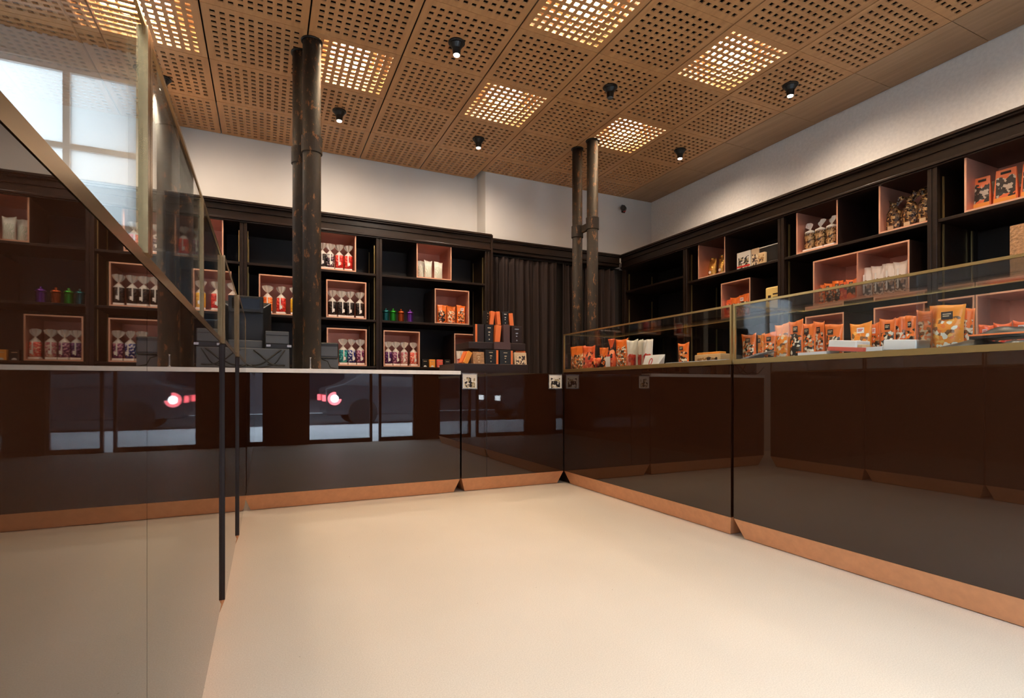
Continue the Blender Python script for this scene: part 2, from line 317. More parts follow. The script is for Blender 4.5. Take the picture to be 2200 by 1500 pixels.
# street outside
struct(box('pavement', M['pave'], -14, 18, -4.6, YF - 0.12, -0.12, -0.02), 'pale pavement outside the storefront')
struct(box('road', M['road'], -14, 18, -12, -4.6, -0.2, -0.1), 'dark road outside')
fb = thing('building', 'grey rendered building across the street', 'building', (2, -12.2, 0))
MB().box(-16, 16, -0.5, 0, -0.1, 9).obj('facade', M['facade'], fb)
for k in range(9):
    for zz in (0.4, 3.9, 6.6):
        MB().box(-14 + k * 3.2, -12.2 + k * 3.2, 0, 0.05, zz, zz + (2.2 if zz < 1 else 1.7)).obj('window', M['fwin'], fb)
def car(x, y, lab, flip=False):
    t = thing('car', lab, 'car', (x, y, -0.1), PI if flip else 0)
    prof = [(-2.1, 0.28), (2.1, 0.28), (2.15, 0.65), (1.95, 0.86), (1.1, 0.93), (0.55, 1.38), (-1.0, 1.42), (-1.75, 1.0), (-2.12, 0.9)]
    m = MB(); n = len(prof)
    for yy in (-0.85, 0.85):
        for px_, pz in prof: m.v.append((px_, yy * (0.86 if pz > 1.1 else 1), pz))
    m.f += [tuple(range(n)), tuple(reversed(range(n, 2 * n)))] + [(i, i + n, (i + 1) % n + n, (i + 1) % n) for i in range(n)]
    m.obj('body', M['carp'], t, bevel=0.04)
    for sx in (-1.3, 1.3):
        for sy in (-0.8, 0.8):
            wm = MB().lathe([(0.31, -0.09), (0.33, -0.05), (0.33, 0.05), (0.31, 0.09)], 18); o = wm.obj('wheel', M['tyre'], t, (sx, sy, 0.33)); o.rotation_euler = (PI / 2, 0, 0)
    for sy in (-0.62, 0.62):
        MB().box(-2.16, -2.09, sy - 0.16, sy + 0.16, 0.6, 0.74).obj('tail_lamp', M['tail'], t)
        for r_, h_, nm_, mm_ in ((0.15, 0.01, 'tail_lamp', 'tail'), (0.085, 0.016, 'lamp_core', 'head')):
            o = MB().lathe([(r_, 0), (r_, h_)], 20).obj(nm_, M[mm_], t, (-1.93, 0.85 if sy > 0 else -0.85, 0.66)); o.rotation_euler = (-PI / 2 if sy > 0 else PI / 2, 0, 0)
        MB().box(2.07, 2.17, sy - 0.15, sy + 0.15, 0.55, 0.68).obj('head_lamp', M['head'], t)
    MB().box(-0.9, 0.5, -0.80, 0.80, 1.0, 1.3).obj('side_window', M['fwin'], t)
car(3.35, -5.6, 'dark car on the road beyond the window with red tail lamps')
car(-3.4, -6.3, 'second dark car further along the road')

# ------------------------------------------------------------------ ceiling of perforated panels
P = 0.6493
ceil = struct(MB().box(-2.6, XW + 0.1, YF, 4.84, H + 0.30, H + 0.35).box(-0.9, XW + 0.1, 4.84, YB1 + 0.1, H + 0.30, H + 0.35).obj('ceiling', M['plenum']), 'ceiling of square perforated timber panels')
def panel_mesh(nx=10, ny=10, wx=P, wy=P, t=0.009):
    g = 0.0018; p = 0.0575; hx, hy = 0.0315, 0.0300
    x0 = (wx - (nx - 1) * p) / 2; y0 = (P - 9 * p) / 2
    xs = [g] + [q for i in range(nx) for q in (x0 + i * p - hx / 2, x0 + i * p + hx / 2)] + [wx - g]
    ys = [g] + [q for j in range(ny) for q in (y0 + j * p - hy / 2, y0 + j * p + hy / 2)] + [wy - g]
    m = MB(); NX, NY = len(xs), len(ys)
    for z in (0, t): m.v += [(x, y, z) for y in ys for x in xs]
    o = NX * NY
    hole = lambda i, j: i % 2 == 1 and j % 2 == 1 and i < NX - 1 and j < NY - 1
    for j in range(NY - 1):
        for i in range(NX - 1):
            a = j * NX + i; b, c, d = a + 1, a + NX + 1, a + NX
            if hole(i, j):
                m.f += [(a, b, b + o, a + o), (b, c, c + o, b + o), (c, d, d + o, c + o), (d, a, a + o, d + o)]
            else: m.f += [(a, d, c, b), (a + o, b + o, c + o, d + o)]
    for i in range(NX - 1):
        m.f.append((i, i + 1, i + 1 + o, i + o)); a = (NY - 1) * NX + i; m.f.append((a + 1, a, a + o, a + 1 + o))
    for j in range(NY - 1):
        a = j * NX; m.f.append((a + NX, a, a + o, a + NX + o)); a = j * NX + NX - 1; m.f.append((a, a + NX, a + NX + o, a + o))
    return m
full = panel_mesh().mesh('ceiling_panel'); full.materials.append(M['cwood'])
cut = panel_mesh(10, 6, P, YB2 - 5.205 - 0.01).mesh('ceiling_panel_cut'); cut.materials.append(M['cwood'])
XG = [-1.70 + 0.6565 * i for i in range(9)]; YG = [5.205 - P * i for i in range(9)]
for i, x in enumerate(XG):
    for j, y in enumerate(YG):
        if j == 0 and x < -1.1: continue
        o = bpy.data.objects.new('ceiling_panel', cut if (j == 0 and x > 2.2) else full); COL.objects.link(o); o.parent = ceil; o.location = (x + 0.0035, y, H)
for j, y in enumerate(YG):
    y1 = min(y + P, YB2 - 0.01)
    MB().box(4.213, XW - 0.012, y + 0.002, y1 - 0.002, H + 0.001, H + 0.02).obj('ceiling_border_plank', M['cwood2'], ceil)
for x0, x1, y0, y1 in ((-2.6, -1.70, YF, 4.84), (-1.70, 4.213, YF, 0.005)):
    MB().box(x0, x1, y0, y1, H + 0.001, H + 0.02).obj('ceiling_border_plank', M['cwood2'], ceil)
# lamps above the panels
lamp_pos = [(XG[i] + P / 2, YG[j] + P / 2) for i, j in ((1, 2), (3, 2), (5, 2), (7, 2), (5, 4), (7, 4), (3, 4), (5, 6), (7, 6), (1, 6))]
wh = {6: 'lamp beyond the frame top towards the glass case', 7: 'lamp in the unseen front row, centre', 8: 'lamp in the unseen front row, near the right wall', 9: 'lamp in the unseen front row, above the left counter', 0: 'leftmost lamp, in the row nearest the back wall', 1: 'lamp beside the thick pipe', 2: 'lamp in the middle of the row nearest the back wall', 3: 'lamp behind the pair of slim pipes', 4: 'lamp at the top centre of the view', 5: 'lamp near the right wall'}
for n, (x, y) in enumerate(lamp_pos):
    t = thing('ceiling_lamp', wh.get(n, 'lamp number %s beyond the frame top' % 'abcdefgh'[n - 6].upper()) + ', glowing warm through the perforations', 'lamp', (x, y, H + 0.06))
    MB().lathe([(0.13, 0.015), (0.16, 0.024), (0.16, 0.03)], 24).obj('diffuser', M['lamp'], t)
    q = 0.305; MB().box(-q, q, -q, q, 0.031, 0.036).box(-q, -q + 0.004, -q, q, -0.0504, 0.031).box(q - 0.004, q, -q, q, -0.0504, 0.031).box(-q + 0.004, q - 0.004, -q, -q + 0.004, -0.0504, 0.031).box(-q + 0.004, q - 0.004, q - 0.004, q, -0.0504, 0.031).obj('housing', M['lampbox'], t)  # box added round the lamp to keep its light on one panel

# spotlights
def spot(px, py, lab, on=True, pos=None, aim=(0, 0), k=1.0):
    if pos is None:
        v = _d(px, py); tt = (H - CH) / v[2]; pos = (v[0] * tt, v[1] * tt)
    x, y = pos
    t = thing('ceiling_spotlight', lab, 'spotlight', (x, y, H - 0.001), 0, 'black ceiling spotlights')
    MB().lathe([(0.054, -0.014), (0.060, -0.008), (0.060, 0.0)], 20).obj('mounting_plate', M['black'], t)
    b = MB().lathe([(0.024, -0.090), (0.027, -0.086), (0.031, -0.045), (0.050, -0.018), (0.050, -0.014)], 20).obj('barrel', M['black'], t, smooth=False)
    MB().lathe([(0.005, -0.100), (0.021, -0.096), (0.0235, -0.0895)], 16).obj('lens', M['lens'] if on else M['lensoff'], t)
    if on:
        ld = bpy.data.lights.new('spot_beam', 'SPOT'); ld.energy = SPOT_W * k; ld.color = WARM; ld.spot_size = math.radians(150); ld.spot_blend = 0.9; ld.shadow_soft_size = 0.05
        lo = bpy.data.objects.new('spot_beam', ld); COL.objects.link(lo); lo.parent = t; lo.location = (0, 0, -0.125)
        lo.rotation_euler = Vector((aim[0], aim[1], -1)).to_track_quat('-Z', 'Y').to_euler()
spot(981, 91, 'lit black ceiling spotlight nearest the top edge, left of the bright centre lamp', aim=(0.1, 0.45))
spot(729, 238, 'lit black ceiling spotlight beside the thick pipe', aim=(0, 0.5))
spot(1311, 187, 'unlit black ceiling spotlight above the pair of slim pipes', on=False)
spot(1028, 298, 'lit black ceiling spotlight nearest the back wall, middle one', aim=(0, 0.4))
spot(1698, 182, 'lit black ceiling spotlight nearest the right wall', aim=(0.25, -0.1), k=1.1)
spot(1461, 322, 'lit black ceiling spotlight at the far right corner', aim=(0.25, 0), k=1.1)
spot(350, 168, 'lit black ceiling spotlight behind the glass case post', aim=(0.3, 0.35))
for p in ((3.88, 1.635), (3.88, 0.4), (2.57, 2.29), (1.26, 2.29), (2.57, 0.95), (1.26, 0.95), (-0.72, 2.9), (-0.72, 0.9)):  # unseen spotlights, added to brighten the room
    spot(0, 0, 'unseen black ceiling spotlight added for light, %s' % {(3.88, 1.635): 'by the right shelving, second row', (3.88, 0.4): 'by the right shelving, front row', (2.57, 2.29): 'above the near glass case', (1.26, 2.29): 'above the middle of the floor', (2.57, 0.95): 'front row before the near case', (1.26, 0.95): 'front row above the floor', (-0.72, 2.9): 'above the left counter, rear', (-0.72, 0.9): 'above the left counter, front'}[p], pos=p, aim=(0.2 if p[0] > 3 else 0.0, 0.1), k=0.75 if p[0] > 3 else 0.5)

# ------------------------------------------------------------------ pipes
def pipe(x, y, r, z0, lab, zc, capz=H):
    t = thing('pipe', lab, 'pipe', (x, y, z0), 0)
    MB().tube([(0, 0, 0), (0, 0, (H - z0) * 0.5), (0, 0, H - z0 + 0.03)], r, 28).obj('shaft', M['pipe'], t, smooth=True)
    MB().lathe([(r + 0.002, zc - z0 - 0.062), (r + 0.009, zc - z0 - 0.058), (r + 0.009, zc - z0 + 0.058), (r + 0.002, zc - z0 + 0.062)], 28).obj('collar', M['pipe'], t)
    MB().lathe([(r + 0.008, H - z0 - 0.012), (r + 0.012, H - z0 - 0.008), (r + 0.012, H - z0 - 0.001)], 28).obj('ceiling_flange', M['black'], t)
    return t
SLAB = 0.946
pipe(0.302, 4.02, 0.062, SLAB, 'thick rusty brown cast-iron pipe standing behind the white worktop, front one of two', 2.55)
pipe(0.243, 4.20, 0.062, SLAB, 'rusty brown cast-iron pipe close behind the thick one, its left edge showing', 2.53)
pA = pipe(2.975, 4.44, 0.056, 0, 'slim rusty pipe of the pair before the curtain, the nearer with the higher collar', 2.46)
pipe(2.935, 4.66, 0.052, 0, 'slim rusty pipe of the pair before the curtain, the farther one on the left', 2.43)
MB().box(-0.030, 0.0, 0.05, 0.17, 2.41, 2.48).obj('bracket', M['pipe'], pA)

# ------------------------------------------------------------------ counters
ZP = 0.108
def counter(L, depth, top, loc, rz, lab, cut0=True, cut1=True, g=0.004, filler=False):
    """front at local y=0, runs x 0..L, body behind"""
    t = thing('counter_unit', lab, 'counter', loc, rz)
    MB().box(g, L - g, 0, 0.02, ZP, top).obj('front_panel', M['lacq'], t)
    MB().box(g, L - g, 0.022, depth, ZP, top - 0.002).obj('carcass', M['brownc'], t)
    if filler: MB().box(-0.56, -0.004, 0.045, 0.30, 0.003, top - 0.02).obj('corner_filler', M['brownc'], t)
    a = 0.038; i0 = a if cut0 else 0; i1 = a if cut1 else 0
    MB().hexa([(g + i0, a, 0.003), (L - g - i1, a, 0.003), (L - g - i1, depth - 0.05, 0.003), (g + i0, depth - 0.05, 0.003),
               (g, 0.001, ZP - 0.001), (L - g, 0.001, ZP - 0.001), (L - g, depth - 0.02, ZP - 0.001), (g, depth - 0.02, ZP - 0.001)]).obj('skirting', M['skirt'], t)
    return t
YC = 3.868; XR = 2.302; XL = -0.131
# back: long unit under the white worktop, short unit beside it
counter(1.372 + 0.131, 0.62, SLAB - 0.029, (-0.131, YC, 0), 0, 'glossy dark brown counter unit under the white worktop')
tag(box('worktop', M['stone'], -0.131, 1.372, YC - 0.008, YC + 0.62, SLAB - 0.028, SLAB), 'white stone worktop slab on the back counter', 'worktop')
cs2 = counter(2.301 - 1.378, 0.62, 0.935, (1.378, YC, 0), 0, 'short glossy brown counter unit between white worktop and right-hand case')
# split line of its front, steel framed niches
MB().box(0.213, 0.216, -0.0006, 0.0, ZP, 0.934).obj('joint', M['black'], cs2)
for x0, w_ in ((0.008, 0.125), (0.775, 0.13)):
    nf = MB().box(x0, x0 + w_, -0.004, -0.0005, 0.805, 0.812).box(x0, x0 + w_, -0.004, -0.0005, 0.920, 0.927).box(x0, x0 + 0.006, -0.004, -0.0005, 0.812, 0.92).box(x0 + w_ - 0.006, x0 + w_, -0.004, -0.0005, 0.812, 0.92).obj('niche_frame', M['steel'], cs2)
    MB().box(x0 + 0.006, x0 + w_ - 0.006, -0.0025, -0.0005, 0.812, 0.92).obj('niche_plate', M['bw'], nf)
# left run (seen at a grazing angle), its front faces +x
LU = [(-0.28, 0.772, 0, 'nearest'), (0.7725, 2.000, 0, 'second'), (2.004, 2.840, 0.009, 'third'), (2.844, 3.780, 0.018, 'farthest')]
for y0, y1, st, nm in LU:
    counter(y1 - y0, 0.62, 0.964, (XL + st, y0, 0), PI / 2, nm + ' glossy brown counter unit of the mirror-like left run', cut0=y0 > 0, cut1=True, g=0.0008)
    if st: MB().box(-0.001, 0.0006, 0.0015, 0.02, ZP, 0.963).obj('edge_strip', M['brownc'], [o for o in COL.objects if o.name.startswith('counter_unit')][-1])  # matt dark strip added to keep street reflections off the end face
# right run, its front faces -x : local x -> -Y
RU = [(3.866, 2.090, 'far'), (2.078, 0.28, 'near')]
for y0, y1, nm in RU:
    counter(y0 - y1, 0.60, 0.944, (XR, y0, 0), -PI / 2, nm + ' glossy brown counter unit under the right-hand glass case', filler=nm == 'far')

def case(L, depth, z0, z1, loc, rz, lab, joints, rail=0.011, ms='brass', low=0.026):
    t = thing('glass_display_case', lab, 'display case', loc, rz); m = M[ms]; r = rail
    MB().box(0, L, 0, r, z0, z0 + low).obj('bottom_rail', m, t)
    MB().box(r, L - r, r, depth, z0, z0 + 0.010).obj('deck', M['brownc'], t)
    MB().box(0, L, 0, r, z1 - r, z1).obj('top_rail', m, t)
    MB().box(0, L, depth - r * 0.6, depth, z1 - r * 0.7, z1).obj('back_rail', m, t)
    for x in (0, L - r):
        MB().box(x, x + r, 0, r, z0 + low, z1 - r).obj('corner_post', m, t)
        MB().box(x + 0.001, x + r - 0.001, r, depth - r * 0.6, z1 - r * 0.6, z1).obj('end_rail', m, t)
        MB().box(x + 0.003, x + 0.007, r, depth, z0 + 0.010, z1 - r * 0.6).obj('end_pane', M['glass'], t)
    xs = [r] + joints + [L - r]
    for a, b in zip(xs[:-1], xs[1:]):
        MB().box(a + 0.0015, b - 0.0015, 0.003, 0.008, z0 + low, z1 - r).obj('front_pane', M['glass'], t)
        MB().box(a + 0.0015, b - 0.0015, r, depth - r, z1 - 0.006, z1 - 0.001).obj('top_pane', M['glass'], t)
    for j in joints:
        MB().box(j - 0.003, j + 0.003, 0.008, depth - 0.01, z0 + 0.010, z1 - 0.007).obj('partition_pane', M['glass'], t)
    return t
case(3.876 - 2.090, 0.52, 0.945, 1.270, (XR, 3.876, 0), -PI / 2, 'brass framed glass display case on the right counter, farther section', [3.876 - 2.989])
case(2.078 - 0.28, 0.56, 0.945, 1.270, (XR, 2.078, 0), -PI / 2, 'brass framed glass display case on the right counter, nearer section', [2.078 - 1.190])
# left case: posts at the joints
zl, zh = 0.966, 1.262
for ya, yb, st, posts, nm in ((-0.28, 2.000, 0, [0.775, 1.409], 'nearest section with the thick post'), (2.004, 2.840, 0.009, [], 'middle section'), (2.844, 3.780, 0.018, [], 'farthest section')):
    lc = thing('glass_display_case', 'glass case on the left counter, ' + nm, 'display case', (XL + st, ya, 0), PI / 2); LL = yb - ya
    MB().box(0, LL, 0, 0.014, zl, zl + 0.016).obj('bottom_rail', M['brassp'], lc)
    MB().box(0.006, LL - 0.006, 0.014, 0.55, zl, zl + 0.006).obj('deck', M['brownc'], lc)
    MB().box(0, LL, 0, 0.008, zh - 0.006, zh).obj('top_rail', M['brassp'], lc)
    MB().box(0, LL, 0.554, 0.56, zh - 0.006, zh).obj('back_rail', M['brassp'], lc)
    prev = 0.0
    for y in [0 + ya + 0.006] + posts + [yb - 0.006]:
        x = y - ya; hw = 0.014 if y == 0.775 else 0.006
        if hw > 0.01:
            for q in (-hw, 0.001): MB().box(x + q, x + q + hw - 0.001, -0.003, 0.009, zl + 0.016, zh - 0.006).obj('post', M['brassp'], lc)
        else: MB().box(x - hw, x + hw, -0.002 if posts else 0.0, 0.009, zl + 0.016, zh - 0.006).obj('post', M['brassp'], lc)
        if x - prev > 0.05:
            MB().box(prev + 0.006, x - hw, 0.002, 0.007, zl + 0.016, zh - 0.006).obj('front_pane', M['glass'], lc)
            MB().box(prev + 0.006, x - hw, 0.008, 0.552, zh - 0.006, zh - 0.001).obj('top_pane', M['glass'], lc)
        prev = x
    for x in (0.004, LL - 0.008): MB().box(x, x + 0.004, 0.0095, 0.552, zl + 0.007, zh - 0.007).obj('end_pane', M['glass'], lc)

# ------------------------------------------------------------------ shelving
S1, S2, S3 = 1.963, 1.498, 1.030
def shelving(L, depth, ups, loc, rz, lab, s1_first=None, endpanel=False, cor=2.50):
    t = thing('shelving_unit', lab, 'shelving', loc, rz)
    MB().box(0, L, depth - 0.015, depth, 0, 2.36).obj('back_panel', M['shelfb'], t)
    MB().box(0, L, 0.01, depth - 0.016, 0, S3 - 0.03).obj('base_cabinet', M['shelfb'], t)
    c = MB()
    for y0, za, zb in ((-0.062, cor - 0.020, cor), (-0.048, cor - 0.034, cor - 0.020), (-0.022, cor - 0.085, cor - 0.034), (-0.012, cor - 0.150, cor - 0.085), (-0.030, cor - 0.168, cor - 0.150), (-0.018, cor - 0.180, cor - 0.168)):
        c.box(0, L + (0.0 if endpanel else 0), y0, depth, za, zb)
    c.obj('cornice', M['shelf'], t, bevel=0.003)
    for u in ups:
        MB().box(u - 0.030, u - 0.004, -0.006, 0.03, 0, cor - 0.18).box(u + 0.004, u + 0.030, -0.006, 0.03, 0, cor - 0.18).box(u - 0.022, u + 0.022, 0, depth - 0.016, 0, cor - 0.18).obj('upright', M['shelf'], t, bevel=0.004)
    for a, b in zip(ups[:-1], ups[1:]):
        for k, z in enumerate((S1, S2, S3)):
            zz = s1_first if (s1_first and a == ups[0] and k == 0) else z
            MB().box(a + 0.030, b - 0.030, 0.004, depth - 0.016, zz - 0.022, zz).obj('shelf', M['shelf'], t, bevel=0.002)
        for xx in (a + 0.034, b - 0.040):
            for yy in (0.05, depth - 0.14):
                zlo = S3 + 0.01
                for za, zb in ((S1 + 0.002, 2.26), (S2 + 0.002, S1 - 0.03), (zlo, S2 - 0.03)):
                    if s1_first and a == ups[0]: za = za + 0.085 if za > S1 else za
                    MB().box(xx, xx + 0.006, yy, yy + 0.016, za, zb).obj('brass_strip', M['brass'], t)
    if endpanel: MB().box(L - 0.002, L + 0.022, -0.03, depth, 0, cor).obj('end_panel', M['shelf'], t)
    return t
YS = 5.38; XSH = 4.14
shelving(2.255 + 0.78, YB1 - YS - 0.005, [0.03, 0.78 - 0.182, 0.78 + 1.040, 0.78 + 2.225], (-0.78, YS, 0), 0, 'dark brown wooden shelving unit along the back wall', endpanel=True)
shelving(5.50 + 0.25, XW - XSH - 0.005, [0.03, 5.50 - 4.385, 5.50 - 3.21, 5.50 - 2.04, 5.50 - 0.87, 5.50 + 0.22], (XSH, 5.50, 0), -PI / 2, 'dark brown wooden shelving unit along the right wall', s1_first=2.04)
# curtain bay
cb = thing('curtain_pelmet', 'dark moulded pelmet above the brown curtains', 'pelmet', (2.285, 5.49, 0))
c = MB()
for y0, za, zb in ((-0.04, 2.480, 2.50), (-0.028, 2.466, 2.480), (-0.01, 2.40, 2.466), (-0.02, 2.385, 2.40), (0.0, 2.35, 2.385)): c.box(0, 1.80, y0, 0.115, za, zb)
c.obj('moulding', M['shelf'], cb, bevel=0.003)
MB().tube([(0.02, 0.05, 2.33), (1.83, 0.05, 2.33)], 0.008).obj('rail', M['black'], cb)
def curtain(x0, x1, y, lab, seed, folds):
    rr = random.Random(seed); ph = [rr.uniform(0, 6) for _ in range(4)]
    def fn(u, v):
        z = 0.02 + v * 2.31; a = 0.028 * (1 - 0.5 * v ** 6)
        yy = a * math.sin(u * folds * 2 * PI + ph[0] + 0.4 * math.sin(v * 3 + ph[2])) + 0.014 * math.sin(u * folds * 3.3 * PI + ph[1]) + 0.01 * math.sin(v * 5 + ph[3] + u * 9)
        return (x0 + u * (x1 - x0), yy, z - 0.02 * abs(math.sin(u * 5 * PI)) * v ** 12)
    o = MB().sheet(fn, 90, 24, 0.003).obj('curtain', M['curtain'], None, (0, y, 0), smooth=True); tag(o, lab, 'curtain', 'brown curtains')
curtain(2.33, 3.19, 5.54, 'wide dark brown curtain beside the back shelving', 3, 8)
curtain(3.27, 3.55, 5.55, 'narrow dark brown curtain behind the slim pipes', 5, 3.5)
curtain(3.62, 4.05, 5.55, 'dark brown curtain at the right corner', 8, 4.5)
# camera on the wall
v = onY(1338, 450, YB2)
cc = thing('security_camera', 'small black security camera on the back wall near the corner', 'camera', (v.x, YB2, v.z))
MB().box(-0.028, 0.028, -0.02, -0.0005, -0.05, 0.055).obj('bracket', M['plas'], cc, bevel=0.012)
b = MB().lathe([(0.032, 0), (0.034, 0.01), (0.034, 0.09), (0.028, 0.1)], 18).obj('barrel', M['black'], cc, (0.0, -0.03, 0.0), smooth=False); b.rotation_euler = (0.25, -PI / 2 - 0.2, 0.5)
MB().box(-0.01, 0.01, -0.05, -0.015, -0.04, -0.01).obj('arm', M['redp'], cc)

# ------------------------------------------------------------------ copper display boxes
def cubebox(w_, h, d, loc, rz, lab, div=None):
    t = thing('copper_display_box', lab, 'display box', loc, rz); k = 0.011
    s = MB().box(0, w_, 0, d, 0, k).box(0, w_, 0, d, h - k, h).box(0, k, 0, d, k, h - k).box(w_ - k, w_, 0, d, k, h - k)
    s.obj('shell', M['brownc'], t)
    q = 0.0008
    MB().box(k, w_ - k, 0.001, d - k, k, k + q).box(k, w_ - k, 0.001, d - k, h - k - q, h - k).box(k, k + q, 0.001, d - k, k + q, h - k - q).box(w_ - k - q, w_ - k, 0.001, d - k, k + q, h - k - q).obj('lining', M['copper'], t)
    MB().box(k, w_ - k, d - k, d - 0.0005, k, h - k).obj('back_panel', M['copper'], t)
    e = 0.0012
    MB().box(0, w_, -e, 0, 0, k).box(0, w_, -e, 0, h - k, h).box(0, k, -e, 0, k, h - k).box(w_ - k, w_, -e, 0, k, h - k).obj('rim', M['copperd'], t)
    if div: MB().box(div - k / 2, div + k / 2, 0, d - k, k, h - k).obj('divider', M['copper'], t)
    return t
EPS = 0.0005
def back_box(px0, px1, z, lab, h=0.368, d=0.40):
    x0, x1 = onY(px0, 600, YS + 0.005).x, onY(px1, 600, YS + 0.005).x
    cubebox(x1 - x0, h, d, (x0, YS + 0.005, z + EPS), 0, 'copper box ' + lab); return x0, x1, z + EPS + 0.011
def right_box(px0, px1, z, lab, h=0.372, d=0.42, div=None):
    y0, y1 = onX(px0, 500, XSH + 0.008).y, onX(px1, 500, XSH + 0.008).y
    dv = (y0 - onX(div, 500, XSH + 0.008).y) if div else None
    cubebox(y0 - y1, h, d, (XSH + 0.008, y0, z + EPS), -PI / 2, 'copper box ' + lab, dv); return y0, y1, z + EPS + 0.011

# ------------------------------------------------------------------ goods
def mk_bag(col, seed, h=0.268, r=0.041, candyh=0.150, kind='fan', cone='cello'):
    """one cellophane sweet bag, base at origin, facing -y (built once per colour, then copied)"""
    rr = random.Random(seed)
    t = thing('sweet_bag', 'x', 'sweet bag', (0, 0, 0))
    zb = 0.022
    MB().box(-r * 0.95, r * 0.95, -r * 0.8, r * 0.8, 0, zb).obj('base', M['white'], t, bevel=0.004)
    MB().lathe([(r * 0.8, zb), (r, zb + 0.01), (r * 1.02, zb + candyh * 0.5), (r, candyh), (r * 0.93, candyh + 0.006)], 18).obj('sweets', CM[col], t, smooth=True)
    zc = candyh + 0.006; zn = zc + 0.040
    MB().lathe([(r * 1.0, zc - 0.012), (r * 0.98, zc), (r * 0.5, zc + 0.022), (0.005, zn), (0.004, zn + 0.004)], 18).obj('neck_wrap', M[cone], t, smooth=True)
    top = h
    def fn(u, v):
        ww = 0.005 + (r * 1.10) * math.sin(min(1.0, v * 1.15) * PI / 2) ** 0.9; uu = u * 2 - 1
        return (uu * ww, 0.006 * math.sin(u * 17 + seed) * v, zn + (top - zn) * v * (1 - 0.16 * abs(uu) ** 2.2 * v))
    MB().sheet(fn, 12, 5, 0.001).obj('twist', M[cone], t, rz=rr.uniform(-0.5, 0.5))
    MB().box(-0.0045, 0.0045, -r * 1.05 - 0.0015, -r * 1.05, zb + 0.02, candyh + 0.004).obj('ribbon', M['white'], t)
    MB().box(-0.002, 0.018, -r * 1.05 - 0.003, -r * 1.05 - 0.0018, zb + 0.028, zb + 0.058).obj('tag', M['white'], t)
    return t
bagcache = {}
def bag(col, loc, rz, lab, grp, s=1.0):
    if col not in bagcache:
        o = bagcache[col] = mk_bag(col, hash_(col)); o.location = loc
    else: o = dup(bagcache[col], loc)
    o.rotation_euler = (0, 0, rz); o.scale = (s, s, s); o['label'] = lab; o['group'] = grp; return o
def hash_(s_): return sum(ord(c_) * (i + 3) for i, c_ in enumerate(s_)) % 97
ORD = {3: ['left one of three', 'middle one of three', 'right one of three'], 4: ['leftmost of four', 'second from left of four', 'third from left of four', 'rightmost of four'], 2: ['left one of two', 'right one of two'], 1: ['single'], 5: ['leftmost of five', 'second of five', 'middle of five', 'fourth of five', 'rightmost of five']}
def bag_row(cols, pxs, z, where, yo=0.07, s=1.0):
    for i, (c_, px) in enumerate(zip(cols, pxs)):
        x = onY(px, 600, YS + yo).x
        bag(c_, (x, YS + yo, z), random.uniform(-0.25, 0.25), '%s sweet bag, %s, in %s' % (c_, ORD[len(cols)][i], where), 'sweet bags in ' + where, s)
bx = {}
bx['b1'] = back_box(375, 480, S1, 'high at the left end of the back shelving', d=0.40)
bx['b2'] = back_box(413, 497, S2, 'on the middle shelf above the till, behind the glass case')
bx['b3'] = back_box(556, 648, S2, 'left of the thick pipe with red, orange and yellow bags')
bx['b4'] = back_box(676, 765, S1, 'on the top shelf right of the thick pipe, with black and red bags')
bx['b5'] = back_box(701, 787, S2, 'on the middle shelf with four black sweet bags')
bx['b6'] = back_box(702, 788, S3, 'on the low shelf with teal, blue and plum bags')
bx['b7'] = back_box(824, 902, S3, 'on the low shelf with purple and coral bags')
bx['b8'] = back_box(895, 970, S1, 'on the top shelf near the curtain, with pale pouches')
bx['b9'] = back_box(934, 1008, S2, 'on the middle shelf near the curtain, with orange pouches')
bx['b10'] = back_box(976, 1050, S3, 'on the low shelf behind the gift box stand')
zt = 0.011 + EPS
bag_row(['red', 'plum'], [395, 425], S1 + zt, 'the high box at the left end')
bag_row(['yellow', 'red', 'coral'], [428, 457, 485], S2 + zt, 'the box above the till')
bag_row(['orange', 'red', 'yellow'], [575, 604, 634], S2 + zt, 'the box left of the thick pipe')
bag_row(['black', 'mixed', 'red', 'red'], [693, 709, 729, 748.5], S1 + zt, 'the top box right of the pipe', s=0.97)
bag_row(['black', 'black', 'black', 'black'], [714, 733.5, 752, 773], S2 + zt, 'the box of black sweets')
bag_row(['teal', 'blue', 'plum'], [737, 755, 774], S3 + zt, 'the low box with teal bags', s=0.97)
bag_row(['purple', 'plum', 'pink', 'coral'], [834, 850, 868, 888], S3 + zt, 'the low box with coral bags', s=0.93)

